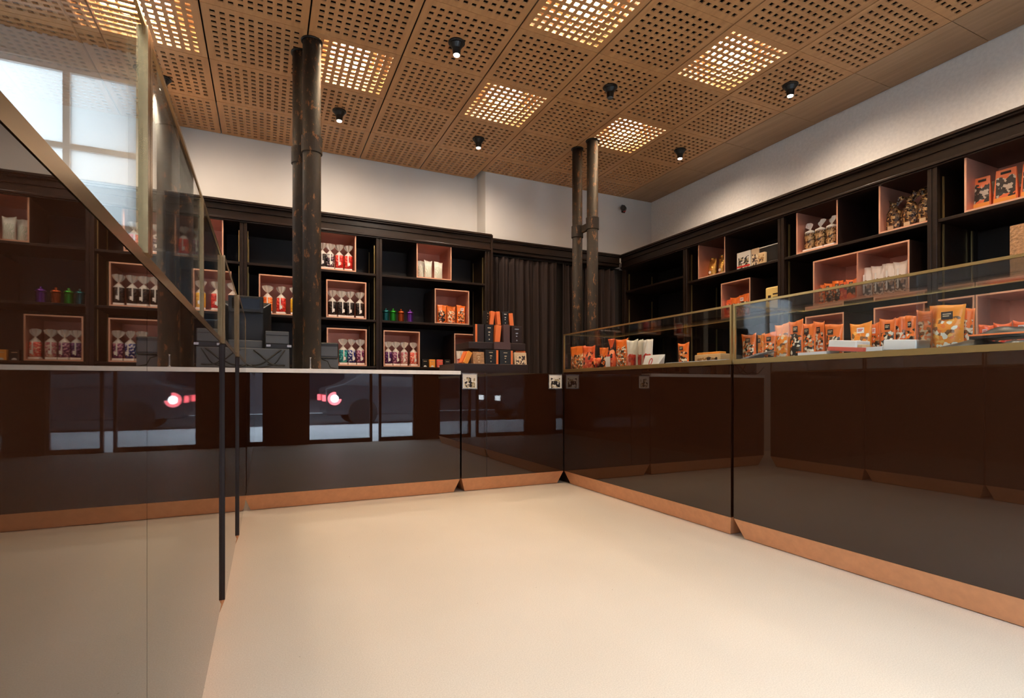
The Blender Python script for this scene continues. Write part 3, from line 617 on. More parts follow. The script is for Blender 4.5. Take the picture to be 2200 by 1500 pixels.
def pouch_mb(w_, h, t, seed, flare=0.06):
    rr = random.Random(seed); a, b_ = rr.uniform(0, 6), rr.uniform(0, 6)
    nu, nv = 8, 10; m = MB()
    for side in (-1, 1):
        for j in range(nv + 1):
            v_ = j / nv
            g = (0.78 + 0.22 * math.sin(min(v_ / 0.35, 1) * PI / 2)) if v_ < 0.35 else max(0.0, math.cos((v_ - 0.35) / 0.53 * PI / 2)) if v_ < 0.88 else 0.0
            for i in range(nu + 1):
                u_ = i / nu * 2 - 1
                ww = w_ / 2 * (1 - 0.05 * math.sin(v_ * PI) + flare * v_ ** 3)
                y = side * (0.0008 + t / 2 * g * (1 - abs(u_) ** 2.4) ** 0.7) + (0.004 * math.sin(u_ * 3 + a) + 0.004 * math.sin(u_ * 7 + b_)) * v_ ** 2
                m.v.append((u_ * ww, y, v_ * h - 0.004 * math.sin(u_ * 2 + a) * v_ + 0.004 * v_ * abs(u_) ** 3))
    W = nu + 1; o = W * (nv + 1)
    for j in range(nv):
        for i in range(nu):
            q = j * W + i; m.f.append((q, q + 1, q + W + 1, q + W)); m.f.append((q + o, q + W + o, q + W + 1 + o, q + 1 + o))
    for i in range(nu):
        m.f.append((i, i + o, i + 1 + o, i + 1)); q = nv * W + i; m.f.append((q, q + 1, q + 1 + o, q + o))
    for j in range(nv):
        q = j * W; m.f.append((q, q + W, q + W + o, q + o)); q += nu; m.f.append((q, q + o, q + W + o, q + W))
    return m
def pouch(w_, h, t, loc, rz, mk, lab, grp, seed, lbl='dark', tilt=0.0, z0=0.0):
    o = thing('pouch', lab, 'pouch', loc, rz, grp)
    body = pouch_mb(w_, h, t, seed).obj('bag', PM[mk], o, smooth=True)
    if lbl:
        lw, lh = w_ * 0.34, h * 0.16; lx = w_ * (-0.08 if seed % 2 else 0.06); lz = h * 0.70
        yf = -t * 0.5 * 0.55 - 0.006
        L_ = MB().box(lx - lw / 2, lx + lw / 2, yf - 0.001, yf, lz, lz + lh).obj('label', M['label'] if lbl == 'dark' else M['white'], o)
        MB().box(lx - lw * 0.36, lx + lw * 0.36, yf - 0.0018, yf - 0.001, lz + lh * 0.62, lz + lh * 0.76).box(lx - lw * 0.36, lx + lw * 0.2, yf - 0.0018, yf - 0.001, lz + lh * 0.36, lz + lh * 0.50).obj('lettering', M['gold'] if lbl == 'dark' else M['redp'], L_)
    if tilt: o.rotation_euler = (tilt, 0, rz)
    return o
# pouches in the back boxes
for i, (px, w_, h, k) in enumerate(((905, 0.075, 0.185, 'g'), (919, 0.085, 0.19, 'g'), (941, 0.095, 0.185, 'g'))):
    x = onY(px, 600, YS + 0.08 + i * 0.0).x
    pouch(w_, h, 0.045, (x, YS + 0.07 + 0.03 * (i == 0), S1 + zt), 0.1 * (i - 1), k, ['green tinted pouch at the left of the top box near the curtain', 'middle white and green pouch in the top box near the curtain', 'pale white pouch at the right of the top box near the curtain'][i], 'pale pouches on the top shelf', i, None)
for i, (px, w_, h, k) in enumerate(((948, 0.10, 0.19, 'e'), (969, 0.10, 0.19, 'b'), (989, 0.10, 0.20, 'a'))):
    x = onY(px, 600, YS + 0.08).x
    pouch(w_, h, 0.05, (x, YS + 0.06 + 0.02 * (i % 2), S2 + zt), 0.05 * (i - 1), k, ORD[3][i] + ' printed orange pouches in the middle box near the curtain', 'orange pouches in the middle box', i, 'white' if i == 2 else None)
for i, (px, k) in enumerate(((984, 'w'), (994, 'w'), (1005, 'w'))):
    x = onY(px, 600, YS + 0.08).x
    pouch(0.055, 0.175, 0.04, (x, YS + 0.06, S3 + zt), 0.05, k, ORD[3][i] + ' white-topped red pouches in the box behind the gift stand', 'red pouches behind the gift stand', i, None)
# metallic canisters
for i, (px, n_, cc_) in enumerate(((829, 'dark teal', (0.02, 0.14, 0.15)), (844.5, 'green', (0.03, 0.30, 0.03)), (861.5, 'orange-red', (0.42, 0.07, 0.015)), (881, 'purple', (0.16, 0.04, 0.30)))):
    m_ = mat('canister_' + n_.replace(' ', '_').replace('-', '_'), cc_, 0.25, 0.8)
    x = onY(px, 600, YS + 0.06).x
    t = thing('canister', 'small metallic %s canister with a knobbed lid on the middle shelf' % n_, 'canister', (x, YS + 0.06, S2 + EPS), 0, 'metallic canisters on the middle shelf')
    t.scale = (1.2, 1.2, 1.15)
    MB().lathe([(0.024, 0), (0.026, 0.004), (0.026, 0.072), (0.023, 0.078)], 20).obj('body', m_, t, smooth=False)
    MB().lathe([(0.030, 0.078), (0.031, 0.083), (0.024, 0.094), (0.008, 0.100), (0.007, 0.104), (0.009, 0.110), (0.004, 0.116)], 20).obj('lid', m_, t, smooth=True)
# little cartons with an arched white mark
def arch(m, x, y, z, r, t=0.001, n=10):
    b_ = len(m.v)
    for yy in (y, y - t):
        m.v += [(x + r * math.cos(PI * i / n), yy, z + r * math.sin(PI * i / n)) for i in range(n + 1)]
    m.f += [tuple(b_ + i for i in range(n + 1)), tuple(b_ + n + 1 + i for i in reversed(range(n + 1)))]
    m.f += [(b_ + i, b_ + i + 1, b_ + n + 2 + i, b_ + n + 1 + i) for i in range(n)]; m.f.append((b_ + n, b_, b_ + n + 1, b_ + 2 * n + 1)); return m
for i, (px, mk, n_) in enumerate(((913.5, 'blackc', 'black carton left of the amber one'), (929, 'orangey', 'amber orange carton'), (945.5, 'redc', 'coral red carton'), (961.5, 'blackc', 'black carton right of the coral one'))):
    x = onY(px, 600, YS + 0.03).x
    t = thing('carton', 'small %s with white arch mark on the low shelf' % n_, 'carton', (x, YS + 0.03, S3 + EPS), 0, 'small cartons on the low shelf')
    MB().box(-0.031, 0.031, 0, 0.045, 0, 0.084).obj('box', M[mk], t, bevel=0.002)
    arch(MB(), 0, -0.0005, 0.004, 0.016).obj('arch_mark', M['white'], t)
    MB().box(-0.018, 0.018, -0.001, -0.0004, 0.060, 0.066).obj('lettering', M['gold'], t)

# ------------------------------------------------------------------ till and machines on the worktop
def pxbox(name, m, px0, px1, py0, py1, Y, dep, parent=None, z0=None, bevel=0.006):
    a = onY(px0, py1, Y); b_ = onY(px1, py0, Y)
    return MB().box(a.x, b_.x, Y, Y + dep, z0 if z0 is not None else a.z, b_.z).obj(name, m, parent, bevel=bevel)
tl = thing('till_monitor', 'black till screen seen from behind above the worktop', 'monitor')
a = onY(455, 745, 4.22); b_ = onY(584, 648, 4.22)
MB().hexa([(a.x + 0.05, 4.22, 1.08), (b_.x - 0.05, 4.22, 1.08), (b_.x, 4.30, 1.07), (a.x, 4.30, 1.07), (a.x + 0.06, 4.22, 1.39), (b_.x - 0.06, 4.22, 1.39), (b_.x, 4.30, b_.z), (a.x, 4.30, b_.z)]).obj('housing', M['plas'], tl, bevel=0.006)
pxbox('customer_display', M['greyp'], 492, 566, 638, 668, 4.16, 0.05, tl).data.materials[0] = M['plas']
pxbox('display_glass', M['screen'], 498, 558, 643, 662, 4.157, 0.003, tl, bevel=0)
MB().box(a.x + 0.16, b_.x - 0.16, 4.24, 4.30, 0.985, 1.10).obj('neck', M['plas'], tl, bevel=0.006)
MB().box(a.x + 0.08, b_.x - 0.08, 4.18, 4.36, 0.974 + 0.0, 0.988).obj('foot', M['plas'], tl, bevel=0.004)
dr = thing('cash_till', 'grey till drawer unit under the screen with cables in front', 'cash drawer')
a = onY(487, 789, 4.05); b_ = onY(622, 750, 4.05)
MB().box(a.x, b_.x, 4.05, 4.14, SLAB + EPS, b_.z).obj('body', M['greyp'], dr, bevel=0.006)
pxbox('upper_module', M['greyp'], 489, 564, 732, 750, 4.10, 0.04, dr, z0=b_.z + 0.001)
# lift the screen's foot onto the slab
MB().box(-0.30, -0.02, 4.17, 4.37, SLAB + EPS, 0.975).obj('plinth', M['plas'], tl)
pr = thing('receipt_printer', 'grey receipt printer on top of the till drawer unit', 'printer')
a2 = onY(570, 752, 4.06); b2 = onY(621, 713, 4.06)
zz = b_.z + EPS
MB().box(a2.x, b2.x, 4.06, 4.135, zz, zz + 0.035).obj('base', M['plas'], pr, bevel=0.003)
MB().box(a2.x, b2.x, 4.055, 4.135, zz + 0.035, b2.z).obj('housing', M['greyp'], pr, bevel=0.006)
MB().box(a2.x + 0.004, b2.x - 0.004, 4.0525, 4.056, b2.z - 0.03, b2.z - 0.026).obj('paper_slot', M['plas'], pr)
for xo in (0.006, 0.14):
    MB().box(a2.x + xo, a2.x + xo + 0.028, 4.056, 4.060, zz + 0.012, zz + 0.028).obj('connector', M['steel'], pr)
# cables
rr = random.Random(4)
for i, (p0, p1, lab) in enumerate((((545, 752), (612, 787), 'thick black cable running from the drawer top to the printer side'), ((604, 752), (530, 787), 'black cable crossing down from the printer'), ((612, 753), (575, 785), 'thin black cable hanging below the printer'), ((500, 770), (590, 786), 'black cable sagging low along the worktop'), ((455, 760), (520, 785), 'black cable at the left end of the drawer'))):
    A = onY(*p0, 4.035); B = onY(*p1, 4.035); pts = []
    for k in range(13):
        u = k / 12; pts.append((A.x + (B.x - A.x) * u, 4.035 - 0.02 * math.sin(u * PI) + 0.006 * math.sin(u * 9 + i), max(SLAB + 0.008, A.z + (B.z - A.z) * u - 0.03 * math.sin(u * PI) + 0.005 * math.sin(u * 8))))
    o = MB().tube(pts, 0.0055 if i < 2 else 0.004, 8).obj('cable', M['black'], None, smooth=True); tag(o, lab, 'cable', 'cables at the till')
# card terminal right of the pipe
ct = thing('card_terminal', 'black and grey boxy device on the worktop right of the thick pipe', 'device')
a = onY(688, 789, 4.12); b_ = onY(727, 737, 4.12)
MB().box(a.x, b_.x, 4.12, 4.30, SLAB + EPS, SLAB + 0.085).obj('lower_body', M['greyp'], ct, bevel=0.004)
MB().box(a.x - 0.005, b_.x, 4.11, 4.30, SLAB + 0.086, b_.z).obj('upper_body', M['plas'], ct, bevel=0.01)
MB().box(a.x + 0.004, b_.x - 0.008, 4.107, 4.11, SLAB + 0.105, b_.z - 0.03).obj('panel', M['greyp'], ct)
o = MB().tube([(a.x + 0.01, 4.105, SLAB + 0.08), (a.x + 0.05, 4.10, SLAB + 0.065), (a.x + 0.07, 4.10, SLAB + 0.02), (a.x + 0.12, 4.10, SLAB + 0.008)], 0.004).obj('cable', M['black'], None, smooth=True); tag(o, 'short black cable curling down from the device right of the pipe', 'cable', 'cables at the till')
v = onY(667, 788, 3.93)
st = thing('metal_stand', 'slim chrome stand on the worktop in front of the thick pipe', 'stand', (v.x, 3.93, SLAB + EPS))
MB().lathe([(0.016, 0), (0.015, 0.004), (0.005, 0.008), (0.004, 0.075), (0.006, 0.082)], 16).obj('post', M['steel'], st)
# left group behind the left glass case

# ------------------------------------------------------------------ gift box stand
SB = 0.935
gs = thing('gift_box_stand', 'stepped dark brown display stand on the short counter unit', 'display stand', (0, 0, 0))
def X4(px, Y=4.0): return onY(px, 700, Y).x
def Z4(px, py, Y=4.0): return onY(px, py, Y).z
zb0 = Z4(1000, 781); MB().box(X4(976), X4(1135), 4.0, 4.40, SB + EPS, zb0).obj('base_tray', M['brownc'], gs, bevel=0.003)
zs0, zs1 = Z4(1010, 749, 4.08), Z4(1010, 734, 4.08)
MB().box(X4(1030, 4.1), X4(1110, 4.1), 4.12, 4.38, zb0, zs0).obj('lower_column', M['brownc'], gs)
MB().box(X4(1007, 4.08), X4(1129, 4.08), 4.08, 4.40, zs0, zs1).obj('middle_tray', M['brownc'], gs, bevel=0.003)
zu = Z4(1070, 700, 4.16)
MB().box(X4(1062, 4.06), X4(1097, 4.06), 4.06, 4.079, zs0, zs1 + 0.004).obj('front_block', M['plumc'], gs)
MB().box(X4(1050, 4.2), X4(1108, 4.2), 4.22, 4.38, zs1, zu).obj('upper_column', M['brownc'], gs)
MB().box(X4(1042, 4.2), X4(1110, 4.2), 4.19, 4.40, zu, zu + 0.012).obj('top_tray', M['brownc'], gs)
def gift(px0, px1, z, h, Y, lab, face='blackc', side='orange', rz=0.0, tilt=0.0, dep=0.05, sidew=0.35, mark='gold', swp=False):
    x0, x1 = X4(px0, Y), X4(px1, Y); w_ = x1 - x0
    t = thing('gift_box', lab, 'gift box', ((x0 + x1) / 2, Y, z + EPS), rz, 'gift boxes on the stand')
    t.rotation_euler = (tilt, 0, rz)
    MB().box(-w_ / 2, w_ / 2, 0, dep, 0, h).obj('box', M[face], t, bevel=0.002)
    if side:
        s0, s1 = (w_ / 2 - w_ * sidew, w_ / 2) if not swp else (-w_ / 2, -w_ / 2 + w_ * sidew)
        MB().box(s0, s1, -0.0012, 0.0, 0.001, h - 0.001).obj('orange_panel', M[side], t)
    if mark:
        cx_ = (-w_ * sidew / 2 if not swp else w_ * sidew / 2) if side else 0
        q = w_ * (0.30 if side else 0.4)
        MB().box(cx_ - q * 0.5, cx_ + q * 0.5, -0.001, -0.0002, h * 0.80, h * 0.85).box(cx_ - q * 0.25, cx_ + q * 0.3, -0.001, -0.0002, h * 0.55, h * 0.62).box(cx_ - q * 0.2, cx_ + q * 0.12, -0.001, -0.0002, h * 0.40, h * 0.46).box(cx_ - q * 0.1, cx_ + q * 0.16, -0.001, -0.0002, h * 0.15, h * 0.22).obj('lettering', M[mark], t)
    return t
hl = 0.118
gift(1017, 1041, zb0, hl * 0.86, 4.05, 'bronze patterned gift box, leftmost upright on the lowest tier', 'lattice', None, mark='gold', tilt=-0.12)
gift(1043, 1070.5, zb0, hl, 4.04, 'black gift box with thin orange edge, left of the middle on the lowest tier', sidew=0.16)
gift(1074, 1101.5, zb0, hl, 4.04, 'dark grey gift box with gold print and orange edge on the lowest tier', 'plas', sidew=0.14)
gift(1106, 1132, zb0, hl * 0.9, 4.05, 'cream speckled gift box, rightmost on the lowest tier', 'curr', None, mark=None, tilt=-0.12)
g_ = gift(1108, 1129, zb0, hl * 1.04, 4.11, 'orange gift box showing above the cream speckled one', 'orange', None, mark=None)
g_ = gift(990, 1000, zb0, 0.105, 4.06, 'orange flat box leaning at the left end of the lowest tier', 'orange', None, mark=None, dep=0.07); g_.rotation_euler = (0, 0.42, 0)
g_ = gift(996, 1005, zb0, 0.105, 4.02, 'amber flat box leaning beside the orange one at the left end', 'orangey', None, mark=None, dep=0.03); g_.rotation_euler = (0, 0.42, 0)
hm = Z4(1070, 699, 4.12) - zs1
gift(1021, 1040, zs1, hm, 4.12, 'plain dark brown tall gift box, leftmost on the middle tier', 'brownc', 'orange', sidew=0.22, swp=True, mark=None)
gift(1042, 1060, zs1, hm, 4.12, 'tall black gift box with small gold print on the middle tier', 'blackc', None)
g_ = gift(1063, 1074, zs1, hm, 4.11, 'tall orange gift box leaning on the middle tier', 'orange', None, mark=None); g_.rotation_euler = (0, 0.10, 0)
gift(1082, 1095.5, zs1 + 0.004, hm + 0.002, 4.10, 'plum coloured tall gift box in the middle of the middle tier', 'plumc', None, mark=None)
gift(1099, 1121, zs1, hm, 4.12, 'tall brown gift box with silver print, rightmost on the middle tier', 'brownc', None, mark='steel')
ht = Z4(1070, 669, 4.2) - zu - 0.012; zq = zu + 0.012
g_ = gift(1042.5, 1050, zq, ht, 4.21, 'narrow black gift box, leftmost on the top tier', 'blackc', None); g_.rotation_euler = (0, 0.10, 0.3)
g_ = gift(1052, 1060, zq, ht, 4.21, 'orange gift box, left one on the top tier', 'orange', None, mark=None); g_.rotation_euler = (0, 0.12, 0)
g_ = gift(1069, 1076.5, zq, ht, 4.21, 'orange gift box, middle one on the top tier', 'orange', None, mark=None); g_.rotation_euler = (0, -0.10, 0)
gift(1079, 1092, zq, ht, 4.21, 'black gift box with cream print in the middle of the top tier', 'blackc', None, mark='white')
g_ = gift(1095.5, 1104, zq, ht * 0.93, 4.21, 'orange gift box, rightmost on the top tier', 'orange', None, mark=None); g_.rotation_euler = (0, -0.10, 0)

# ------------------------------------------------------------------ goods on the right shelving
def rX(px, off): return onX(px, 500, XSH + off).y
right = {}
right_box(1500, 1558, S1, 'with gold bags, top shelf, far end of right wall')
right_box(1549, 1612, S2, 'with orange pouches, middle shelf, far end of right wall', h=0.36)
right_box(1711, 1800, S1, 'with jars of brown sweets, top shelf of right wall')
right_box(1747, 1954, S2, 'double width, on the right wall middle shelf', div=1842)
right_box(1888, 2009, S1, 'with brown cellophane bags, top shelf of right wall')
right_box(2072, 2245, S1, 'with orange and black packs, top shelf nearest the camera')
right_box(1730, 1813, S3, 'on the low shelf behind the glass case', h=0.385)
right_box(1877, 2094, S3, 'double width on the low shelf behind the glass case', h=0.385, div=1985)
right_box(2096, 2245, S3, 'on the low shelf nearest the camera behind the glass case', h=0.385)
y0 = rX(2169, 0.02)
tb = tag(MB().box(0, 0.36, 0, 0.38, 0, 0.315).obj('lattice_box', M['lattice'], None, (XSH + 0.02, y0, S2 + EPS), -PI / 2, bevel=0.003), 'tan copper box with fine lattice texture on the middle shelf nearest the camera', 'box')
# gold bags
def gold_bag(px, w_, h, lab):
    t = thing('gold_bag', lab, 'bag', (XSH + 0.16, rX(px, 0.16), S1 + zt), -PI / 2, 'gold bags on the top shelf')
    pouch_mb(w_, h, 0.07, 5, 0.0).obj('foil', M['goldfoil'], t, smooth=True)
    MB().lathe([(0.004, h - 0.01), (0.018, h), (0.022, h + 0.012), (0.012, h + 0.02)], 10).obj('tied_top', M['goldfoil'], t, smooth=True)
    v_ = MB().lathe([(0.016, 0), (0.016, 0.002)], 14).obj('round_sticker', M['white'], t, (0, -0.038, 0.06)); v_.rotation_euler = (PI / 2, 0, 0)
gold_bag(1531, 0.115, 0.20, 'shiny gold foil bag, wider one, in the top box at the far end')
gold_bag(1552, 0.085, 0.20, 'shiny gold foil bag, slimmer one, partly cut off by the box side')
def rcarton(px0, px1, z, h, mk, lab, off=0.04, dep=0.12, nm='carton', lid=True):
    a_, b2_ = rX(px0, off), rX(px1, off)
    t = thing(nm, lab, 'carton', (XSH + off, a_, z + EPS), -PI / 2)
    MB().box(0, a_ - b2_, 0, dep, 0, h).obj('box', M[mk], t, bevel=0.003)
    if lid: MB().box(0.004, a_ - b2_ - 0.004, -0.001, 0, h * 0.10, h * 0.2).obj('printed_band', M['redp'], t)
    return t
rcarton(1583, 1612, S1, 0.165, 'bw', 'white and black patterned carton on the top shelf right of the gold bags')
rcarton(1614, 1630, S1, 0.165, 'curr', 'narrow golden patterned carton on the top shelf', lid=False)
bk = rcarton(1632, 1678, S1, 0.15, 'blackc', 'black basket-like carton with white rim on the top shelf', lid=False, dep=0.18)
MB().box(-0.003, 0.252, -0.003, 0.183, 0.15, 0.157).obj('rim', M['white'], bk)
rcarton(1628, 1643, S1, 0.10, 'tan', 'small tan carton in front of the black basket on the top shelf', off=0.006, dep=0.03, lid=False)
# yellow card sign
ya, yb = rX(1644, 0.03), rX(1681, 0.03)
ys = thing('card_sign', 'yellow rounded card sign on the middle shelf of the right wall', 'sign', (XSH + 0.03, ya, S2 + EPS), -PI / 2)
MB().box(0, ya - yb, 0, 0.03, 0, 0.235).obj('card', M['yellow'], ys, bevel=0.012)
MB().box(0.03, 0.06, -0.001, 0, 0.10, 0.16).box(0.08, 0.15, -0.001, 0, 0.16, 0.172).box(0.08, 0.13, -0.001, 0, 0.13, 0.14).obj('lettering', M['brownc'], ys)
# printed orange pouches in the far lower box
for i, (px, k) in enumerate(((1562, 'd'), (1580, 'e'), (1599, 'a'))):
    pouch(0.115, 0.19 + 0.01 * i, 0.06, (XSH + 0.07, rX(px, 0.07), S2 + zt), -PI / 2, k, ORD[3][i] + ' orange printed pouches in the middle box at the far end', 'orange pouches in the far middle box', i + 3, 'white' if i == 2 else None)
# jars of brown sweets with white tied tops
for i, px in enumerate((1741, 1763, 1787)):
    h = 0.165
    t = thing('sweet_jar_bag', ORD[3][i] + ' cellophane jars of brown sweets with white paper tops', 'sweet bag', (XSH + 0.10, rX(px, 0.10), S1 + zt), -PI / 2, 'jar-shaped bags of brown sweets')
    MB().box(-0.045, 0.045, -0.04, 0.04, 0, 0.028).obj('base', M['white'], t, bevel=0.003)
    MB().lathe([(0.038, 0.028), (0.043, 0.04), (0.043, h), (0.036, h + 0.014)], 18).obj('sweets', CM['brown'], t, smooth=True)
    MB().lathe([(0.0435, h - 0.005), (0.040, h + 0.014), (0.012, h + 0.028), (0.006, h + 0.034)], 18).obj('cap_wrap', M['white'], t, smooth=True)
    def fn(u, v_, h=h):
        uu = u * 2 - 1; return (uu * (0.006 + 0.042 * math.sin(v_ * PI * 0.55)) + 0.02 * v_ * (1 if i else -1), 0.005 * math.sin(u * 12) * v_, h + 0.034 + 0.06 * v_ * (1 - 0.3 * uu * uu * v_))
    MB().sheet(fn, 10, 4, 0.001).obj('paper_top', M['white'], t, rz=random.uniform(-0.4, 0.4))
# dark brown cellophane bags
for i, (px, w_) in enumerate(((1921, 0.125), (1956, 0.13), (1990, 0.13))):
    t = thing('cellophane_bag', ORD[3][i] + ' glossy dark brown cellophane bags with crumpled tops', 'sweet bag', (XSH + 0.12, rX(px, 0.12), S1 + zt), -PI / 2, 'brown cellophane bags')
    hh = 0.235 + 0.012 * i
    m_ = MB().lathe([(0.050, 0), (0.060, 0.02), (0.062, 0.09), (0.055, 0.145), (0.032, hh - 0.06), (0.018, hh - 0.045)], 20, sy=0.75); m_.obj('body', M['brcello'], t, smooth=True)
    def fn(u, v_, hh=hh, i=i):
        uu = u * 2 - 1; return (uu * (0.018 + 0.05 * v_), 0.018 * math.sin(u * 14 + i) * v_, hh - 0.05 + 0.055 * v_ + 0.018 * math.sin(u * 9 + i * 2) * v_)
    MB().sheet(fn, 16, 5, 0.0015).obj('crumpled_top', M['brcello'], t, smooth=True)
    MB().box(-0.02, 0.02, -0.047, -0.046, 0.02, 0.045).obj('sticker', M['gold'], t)
# contents of the double box
for i, (px, k) in enumerate(((1764, 'a'), (1783, 'e'), (1800, 'e'), (1814, 'd'), (1830, 'bk'))):
    pouch(0.085, 0.165 + 0.006 * (i % 3), 0.05, (XSH + 0.09, rX(px, 0.09), S2 + zt), -PI / 2, k, ORD[5][i] + ' orange and white packs in the left half of the double box', 'packs in the double box', i, 'dark')
for i, px in enumerate((1862, 1887, 1911, 1935)):
    o = pouch(0.095, 0.235, 0.055, (XSH + 0.09, rX(px, 0.09), S2 + zt), -PI / 2, 'ww', ORD[4][i] + ' white-topped pouches in the right half of the double box', 'white pouches in the double box', i, None)
    MB().box(-0.006, 0.006, -0.036, -0.035, 0.04, 0.18).obj('ribbon', M['white'], o)
# orange and black packs near the camera
for i, (px, w_, h, n_) in enumerate(((2108, 0.10, 0.225, 'left orange and black window pack'), (2159, 0.125, 0.235, 'tall orange and black window pack with handle hole'), (2218, 0.12, 0.23, 'third orange and black window pack'))):
    t = thing('window_pack', n_ + ' in the top box nearest the camera', 'pack', (XSH + 0.10, rX(px, 0.10), S1 + zt), -PI / 2 + 0.1, 'window packs nearest the camera')
    MB().hexa([(-w_ / 2, 0, 0), (w_ / 2, 0, 0), (w_ / 2, 0.07, 0), (-w_ / 2, 0.07, 0), (-w_ * 0.40, 0.02, h), (w_ * 0.40, 0.02, h), (w_ * 0.40, 0.03, h), (-w_ * 0.40, 0.03, h)]).obj('bag', PM['bk'], t, bevel=0.004)
    MB().box(-w_ * 0.43, w_ * 0.43, -0.004, 0.0, 0.002, 0.05).obj('amber_base', M['orangey'], t, bevel=0.001)
    MB().box(-w_ * 0.2, w_ * 0.2, 0.0135, 0.0165, h * 0.86, h * 0.92).obj('handle_hole', M['black'], t)
for i, px in enumerate((2090, 2134, 2190)):
    t = thing('patterned_packet', ['gold patterned packet behind the left window pack', 'gold patterned packet between the two window packs', 'gold patterned packet at the frame edge'][i], 'packet', (XSH + 0.19, rX(px, 0.19), S1 + zt), -PI / 2, 'gold patterned packets')
    MB().box(-0.045, 0.045, 0, 0.03, 0, 0.20).obj('box', M['curr'], t, bevel=0.003)
    MB().box(-0.045, 0.045, -0.003, 0, 0.115, 0.128).obj('white_band', M['white'], t)
# low shelf goods behind the case
for i, px in enumerate((2112, 2138, 2165, 2190)):
    pouch(0.10, 0.15, 0.05, (XSH + 0.09, rX(px, 0.09), S3 + zt), -PI / 2, 'd', ORD[4][i] + ' small red-orange packs low behind the glass case', 'red-orange packs on the low shelf', i, 'white' if i < 2 else None)

# ------------------------------------------------------------------ goods in the right glass case
ZD = 0.9555
def cp(px0, px1, py0, off):          # y centre, width, height for an upright item on the deck at depth off
    X = XR + off; a_ = onX(px0, py0, X); b2_ = onX(px1, py0, X)
    return (a_.y + b2_.y) / 2, abs(a_.y - b2_.y), (a_.z + b2_.z) / 2 - ZD
seq = [  # px0, px1, py top, offset, print, label, sticker
    (1227, 1257, 745, 0.14, 'a', 'red-orange pouch of liquorice mix at the far end of the case', None),
    (1255, 1277, 744, 0.10, 'd', 'red pouch, second from the far end of the case', None),
    (1288, 1307, 748, 0.12, 'e', 'orange pouch with a black tray print, left of the tied bag', None),
    (1324, 1350, 729, 0.14, 'b', 'orange netted pouch right of the tied bag', None),
    (1349, 1369, 731, 0.12, 'w', 'white and red pouch, left one of three', None),
    (1366, 1383, 732, 0.15, 'w', 'white and red pouch, middle one of three', None),
    (1382, 1402, 731, 0.12, 'w', 'white and red pouch, right one of three', None),
    (1459, 1479, 738, 0.20, 'a', 'small orange pouch standing alone before the tan boxes', 'dark'),
    (1595, 1626, 719, 0.14, 'b', 'orange netted pouch behind the fanned leaflets', 'dark'),
    (1628, 1643, 719, 0.20, 'c', 'narrow orange pouch right of the leaflets', 'dark'),
    (1641, 1666, 716, 0.12, 'a', 'orange pouch of dark pastilles', 'dark'),
    (1664, 1699, 697, 0.15, 'c', 'tall amber pouch with a dark bottle shape', None),
    (1697, 1726, 690, 0.12, 'e', 'tall orange pouch with dark fill left of the glass joint', 'dark'),
    (1725, 1752, 695, 0.14, 'a', 'tall orange pouch right behind the white tray', 'dark'),
    (1749, 1773, 692, 0.20, 'b', 'narrow orange and white pouch behind the tray', 'dark'),
    (1774, 1809, 698, 0.14, 'e', 'orange pouch with waisted shape beside the white box', 'dark'),
    (1829, 1872, 695, 0.15, 'c', 'amber striped pouch right of the white tilted box', 'white'),
    (1872, 1894, 695, 0.20, 'a', 'orange pouch with white lettering patch', 'white'),
    (1892, 1925, 686, 0.13, 'e', 'orange pouch of dark pastilles behind the long white tray', 'dark'),
    (1922, 1948, 683, 0.15, 'b', 'orange pouch with two dark spots behind the long white tray', None),
    (1945, 1969, 680, 0.12, 'a', 'orange pouch left of the bright glass joint', 'dark'),
    (1972, 2004, 668, 0.14, 'b', 'tall orange pouch right of the bright glass joint', None),
    (2001, 2070, 657, 0.16, 'c', 'large wide orange pouch, biggest in the case', 'dark'),
    (2068, 2094, 664, 0.20, 'b', 'orange pouch beside the biggest one', None),
]
for i, (a_, b2_, py, off, k, lab, st_) in enumerate(seq):
    y, w_, h = cp(a_, b2_, py, off)
    pouch(w_ * 1.02, h, min(0.06, w_ * 0.45), (XR + off, y, ZD + EPS), -PI / 2 + 0.12 * math.sin(i * 2.1), k, lab, 'pouches in the glass case', i, st_)
# tied bag and heart bag
y, w_, h = cp(1304, 1323, 729, 0.10)
t = thing('tied_bag', 'orange bag tied at the neck with flared top, far end of the case', 'bag', (XR + 0.10, y, ZD + EPS), -PI / 2)
MB().lathe([(0.040, 0), (0.047, 0.015), (0.050, h * 0.35), (0.034, h * 0.6), (0.012, h * 0.68), (0.012, h * 0.72), (0.030, h * 0.95), (0.034, h)], 18, sy=0.6).obj('bag', PM['d'], t, smooth=True)
MB().box(-0.03, 0.03, -0.0325, -0.0315, 0.02, h * 0.42).obj('label', M['white'], t)
y, w_, h = cp(1273, 1292, 747, 0.09)
t = thing('heart_bag', 'red-orange heart shaped pack between the red pouch and the black tray pouch', 'bag', (XR + 0.09, y, ZD + EPS), -PI / 2)
m_ = MB(); n = 24
hp = [(0.0034 * 16 * math.sin(q) ** 3, 0.0034 * (13 * math.cos(q) - 5 * math.cos(2 * q) - 2 * math.cos(3 * q) - math.cos(4 * q)) + 0.0034 * 17) for q in (2 * PI * i / n for i in range(n))]
for yy, sc_ in ((-0.02, 0.8), (-0.008, 1), (0.008, 1), (0.02, 0.8)): m_.v += [(x_ * sc_, yy, 0.058 + (z_ - 0.058) * sc_) for x_, z_ in hp]
for q in range(3):
    for i in range(n): m_.f.append((q * n + i, q * n + (i + 1) % n, (q + 1) * n + (i + 1) % n, (q + 1) * n + i))
m_.f += [tuple(reversed(range(n))), tuple(range(3 * n, 4 * n))]
m_.obj('pack', PM['d'], t, smooth=True)
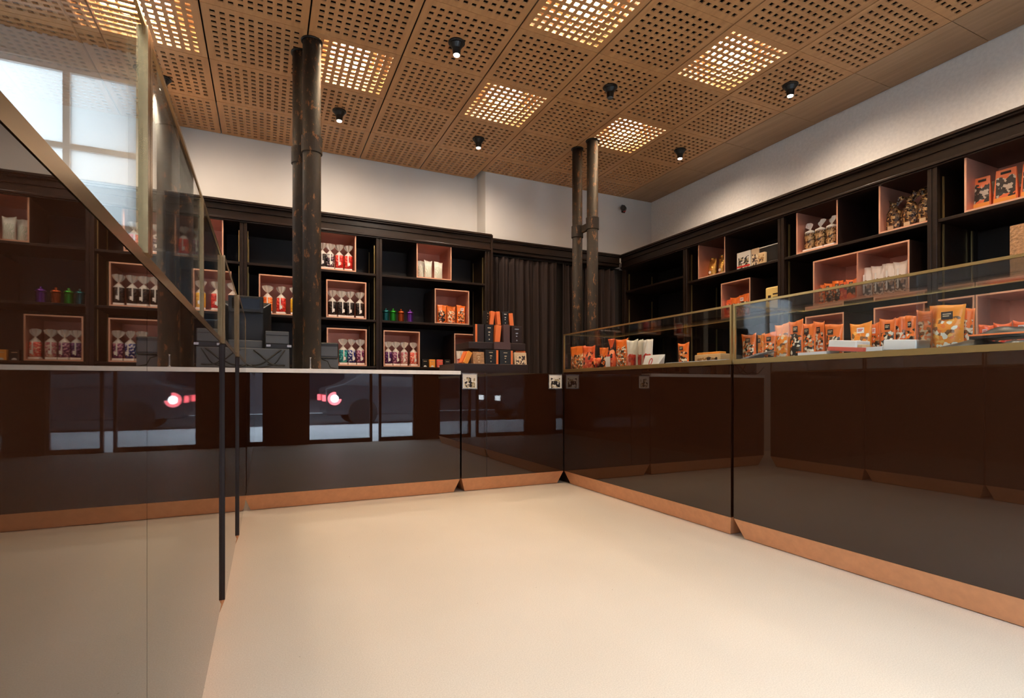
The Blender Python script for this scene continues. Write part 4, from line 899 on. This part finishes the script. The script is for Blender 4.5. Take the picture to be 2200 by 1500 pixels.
# little sign reading 0
y, w_, h = cp(1378, 1412, 763, 0.045)
sg = thing('number_sign', 'white folded sign with a red 0 in front of the white and red pouches', 'sign', (XR + 0.045, y, ZD + EPS), -PI / 2)
MB().hexa([(-0.075, 0, 0), (0.075, 0, 0), (0.075, 0.06, 0), (-0.075, 0.06, 0), (-0.075, 0.03, h), (0.075, 0.03, h), (0.10, 0.05, h), (-0.075, 0.05, h)]).obj('card', M['white'], sg)
tcv = bpy.data.curves.new('digit', 'FONT'); tcv.body = '0'; tcv.size = 0.075; tcv.extrude = 0.001; tcv.align_x = 'CENTER'
tmp = bpy.data.objects.new('tmp', tcv); COL.objects.link(tmp); bpy.context.view_layer.update()
me = bpy.data.meshes.new_from_object(tmp.evaluated_get(bpy.context.evaluated_depsgraph_get())); bpy.data.objects.remove(tmp); me.materials.clear(); me.materials.append(M['redp'])
dg = bpy.data.objects.new('digit', me); COL.objects.link(dg); dg.parent = sg; dg.location = (0, 0.004, 0.012); dg.rotation_euler = (PI / 2 - math.atan(0.03 / h), 0, 0)
def tray(px0, px1, off, dep, h, lab, mk='whitep', rz=0.0, tilt=0.0, z=ZD, name='tray', rim=True):
    a_, b2_ = onX(px0, 760, XR + off).y, onX(px1, 760, XR + off).y; L = a_ - b2_
    t = thing(name, lab, 'tray' if name == 'tray' else 'box', (XR + off, a_, z + EPS), -PI / 2)
    if rim:
        MB().box(0, L, 0, dep, 0, h * 0.4).obj('base', M[mk], t)
        k = 0.006
        MB().box(0, L, 0, k, h * 0.4, h).box(0, L, dep - k, dep, h * 0.4, h).box(0, k, k, dep - k, h * 0.4, h).box(L - k, L, k, dep - k, h * 0.4, h).obj('rim', M[mk], t)
    else:
        MB().box(0, L, 0, dep, 0, h).obj('box', M[mk], t, bevel=0.004)
    if rz or tilt: t.rotation_euler = (0, tilt, -PI / 2 + rz)
    return t
tray(1430, 1498, 0.05, 0.16, 0.022, 'long shallow white tray, farther one, in the far section of the case')
tray(1502, 1560, 0.05, 0.17, 0.022, 'long shallow white tray, nearer one, in the far section of the case')
t = tray(1492, 1548, 0.26, 0.12, 0.075, 'tan patterned low carton on the case deck behind the white trays', 'tan', rim=False, name='carton')
t = tray(1497, 1546, 0.40, 0.06, 0.10, 'orange carton peeping over the tan patterned one', 'orangey', rim=False, name='carton')
tray(1714, 1776, 0.03, 0.09, 0.030, 'white tray in front of the tall orange pouches')
t = tray(1778, 1838, 0.03, 0.10, 0.050, 'white lidded box tilted beside the white tray', 'white', rim=False, name='box'); t.rotation_euler = (0, 0.10, -PI / 2); t.location.z += 0.030
MB().box(0.0, 0.17, -0.0012, 0, 0.002, 0.02).obj('pink_band', M['redc'], t)
tray(1852, 1895, 0.03, 0.10, 0.035, 'white tray below the amber striped pouch')
t = tray(1896, 1967, 0.03, 0.10, 0.045, 'long white lidded box tilted at the bright glass joint', 'white', rim=False, name='box'); t.rotation_euler = (0, 0.085, -PI / 2); t.location.z += 0.018
tray(1839, 1853, 0.04, 0.06, 0.05, 'small tan carton between the white boxes', 'tan', rim=False, name='carton')
# fanned leaflets
for i in range(7):
    a_ = onX(1578 + i * 8, 770, XR + 0.05).y
    o = MB().box(0, 0.085, 0, 0.14, 0, 0.0015).obj('leaflet', M['white'], None, (XR + 0.03, a_, ZD + 0.004 + 0.0055 * i), -PI / 2); o.rotation_euler = (0.0, -0.16, -PI / 2 + 0.1 + 0.04 * i)
    tag(o, 'white leaflet, ' + ['lowest and leftmost', 'second', 'third', 'middle', 'fifth', 'sixth', 'topmost and rightmost'][i] + ' of the fan in the case', 'leaflet', 'fanned leaflets')
    MB().box(0, 0.004, 0, 0.14, 0.0015, 0.0022).obj('brown_edge', M['brownc'], o)
# flat black packets with orange edges near the camera
for i, (px0, px1, off, z, rz, mk) in enumerate(((2004, 2150, 0.05, ZD, 0.05, 'black'), (2010, 2105, 0.16, ZD, -0.05, 'black'), (2082, 2225, 0.04, ZD + 0.040, 0.12, 'black'), (2120, 2240, 0.20, ZD + 0.001, 0.0, 'black'))):
    a_, b2_ = onX(px0, 740, XR + off).y, onX(px1, 740, XR + off).y; L = min(0.27, a_ - b2_)
    t = thing('flat_packet', ['flat black packet with orange edge lying nearest the glass', 'flat black packet lying behind the front one', 'flat black packet with orange border stacked on the front one', 'flat black packet at the frame edge'][i], 'packet', (XR + off, a_, z + EPS), -PI / 2 + rz, 'flat black packets in the case')
    def fn(u, v_, L=L, i=i):
        return (u * L, v_ * 0.15, 0.008 + 0.036 * (math.sin(u * PI) * math.sin(v_ * PI)) ** 0.6 + 0.003 * math.sin(u * 11 + v_ * 5 + i))
    m_ = MB(); nu, nv = 12, 6
    for lay in (0, 1):
        for j in range(nv + 1):
            for q in range(nu + 1):
                x_, y_, z_ = fn(q / nu, j / nv); m_.v.append((x_, y_, z_ if lay else 0.0))
    W = nu + 1; oo = W * (nv + 1)
    for j in range(nv):
        for q in range(nu):
            k = j * W + q; m_.f.append((k, k + W, k + W + 1, k + 1)); m_.f.append((k + oo, k + 1 + oo, k + W + 1 + oo, k + W + oo))
    for q in range(nu):
        m_.f.append((q, q + 1, q + 1 + oo, q + oo)); k = nv * W + q; m_.f.append((k + 1, k, k + oo, k + 1 + oo))
    for j in range(nv):
        k = j * W; m_.f.append((k + W, k, k + oo, k + W + oo)); k += nu; m_.f.append((k, k + W, k + W + oo, k + oo))
    m_.obj('packet', M['plas'], t, smooth=True)
    MB().box(0.0, L, -0.004, 0.002, 0.010, 0.016).obj('orange_edge', M['orange'], t, bevel=0.001)
# low orange packs further back, seen over the flat packets
for i, (a_, b2_, py) in enumerate(((2104, 2134, 700), (2136, 2175, 695), (2178, 2215, 690))):
    y, w_, h = cp(a_, b2_, py, 0.36)
    pouch(w_, max(0.09, h), 0.04, (XR + 0.36, y, ZD + EPS), -PI / 2, 'd', ['left', 'middle', 'right'][i] + ' one of three red-orange packs standing behind the flat black packets', 'red-orange packs behind the flat packets', i + 2, 'white')
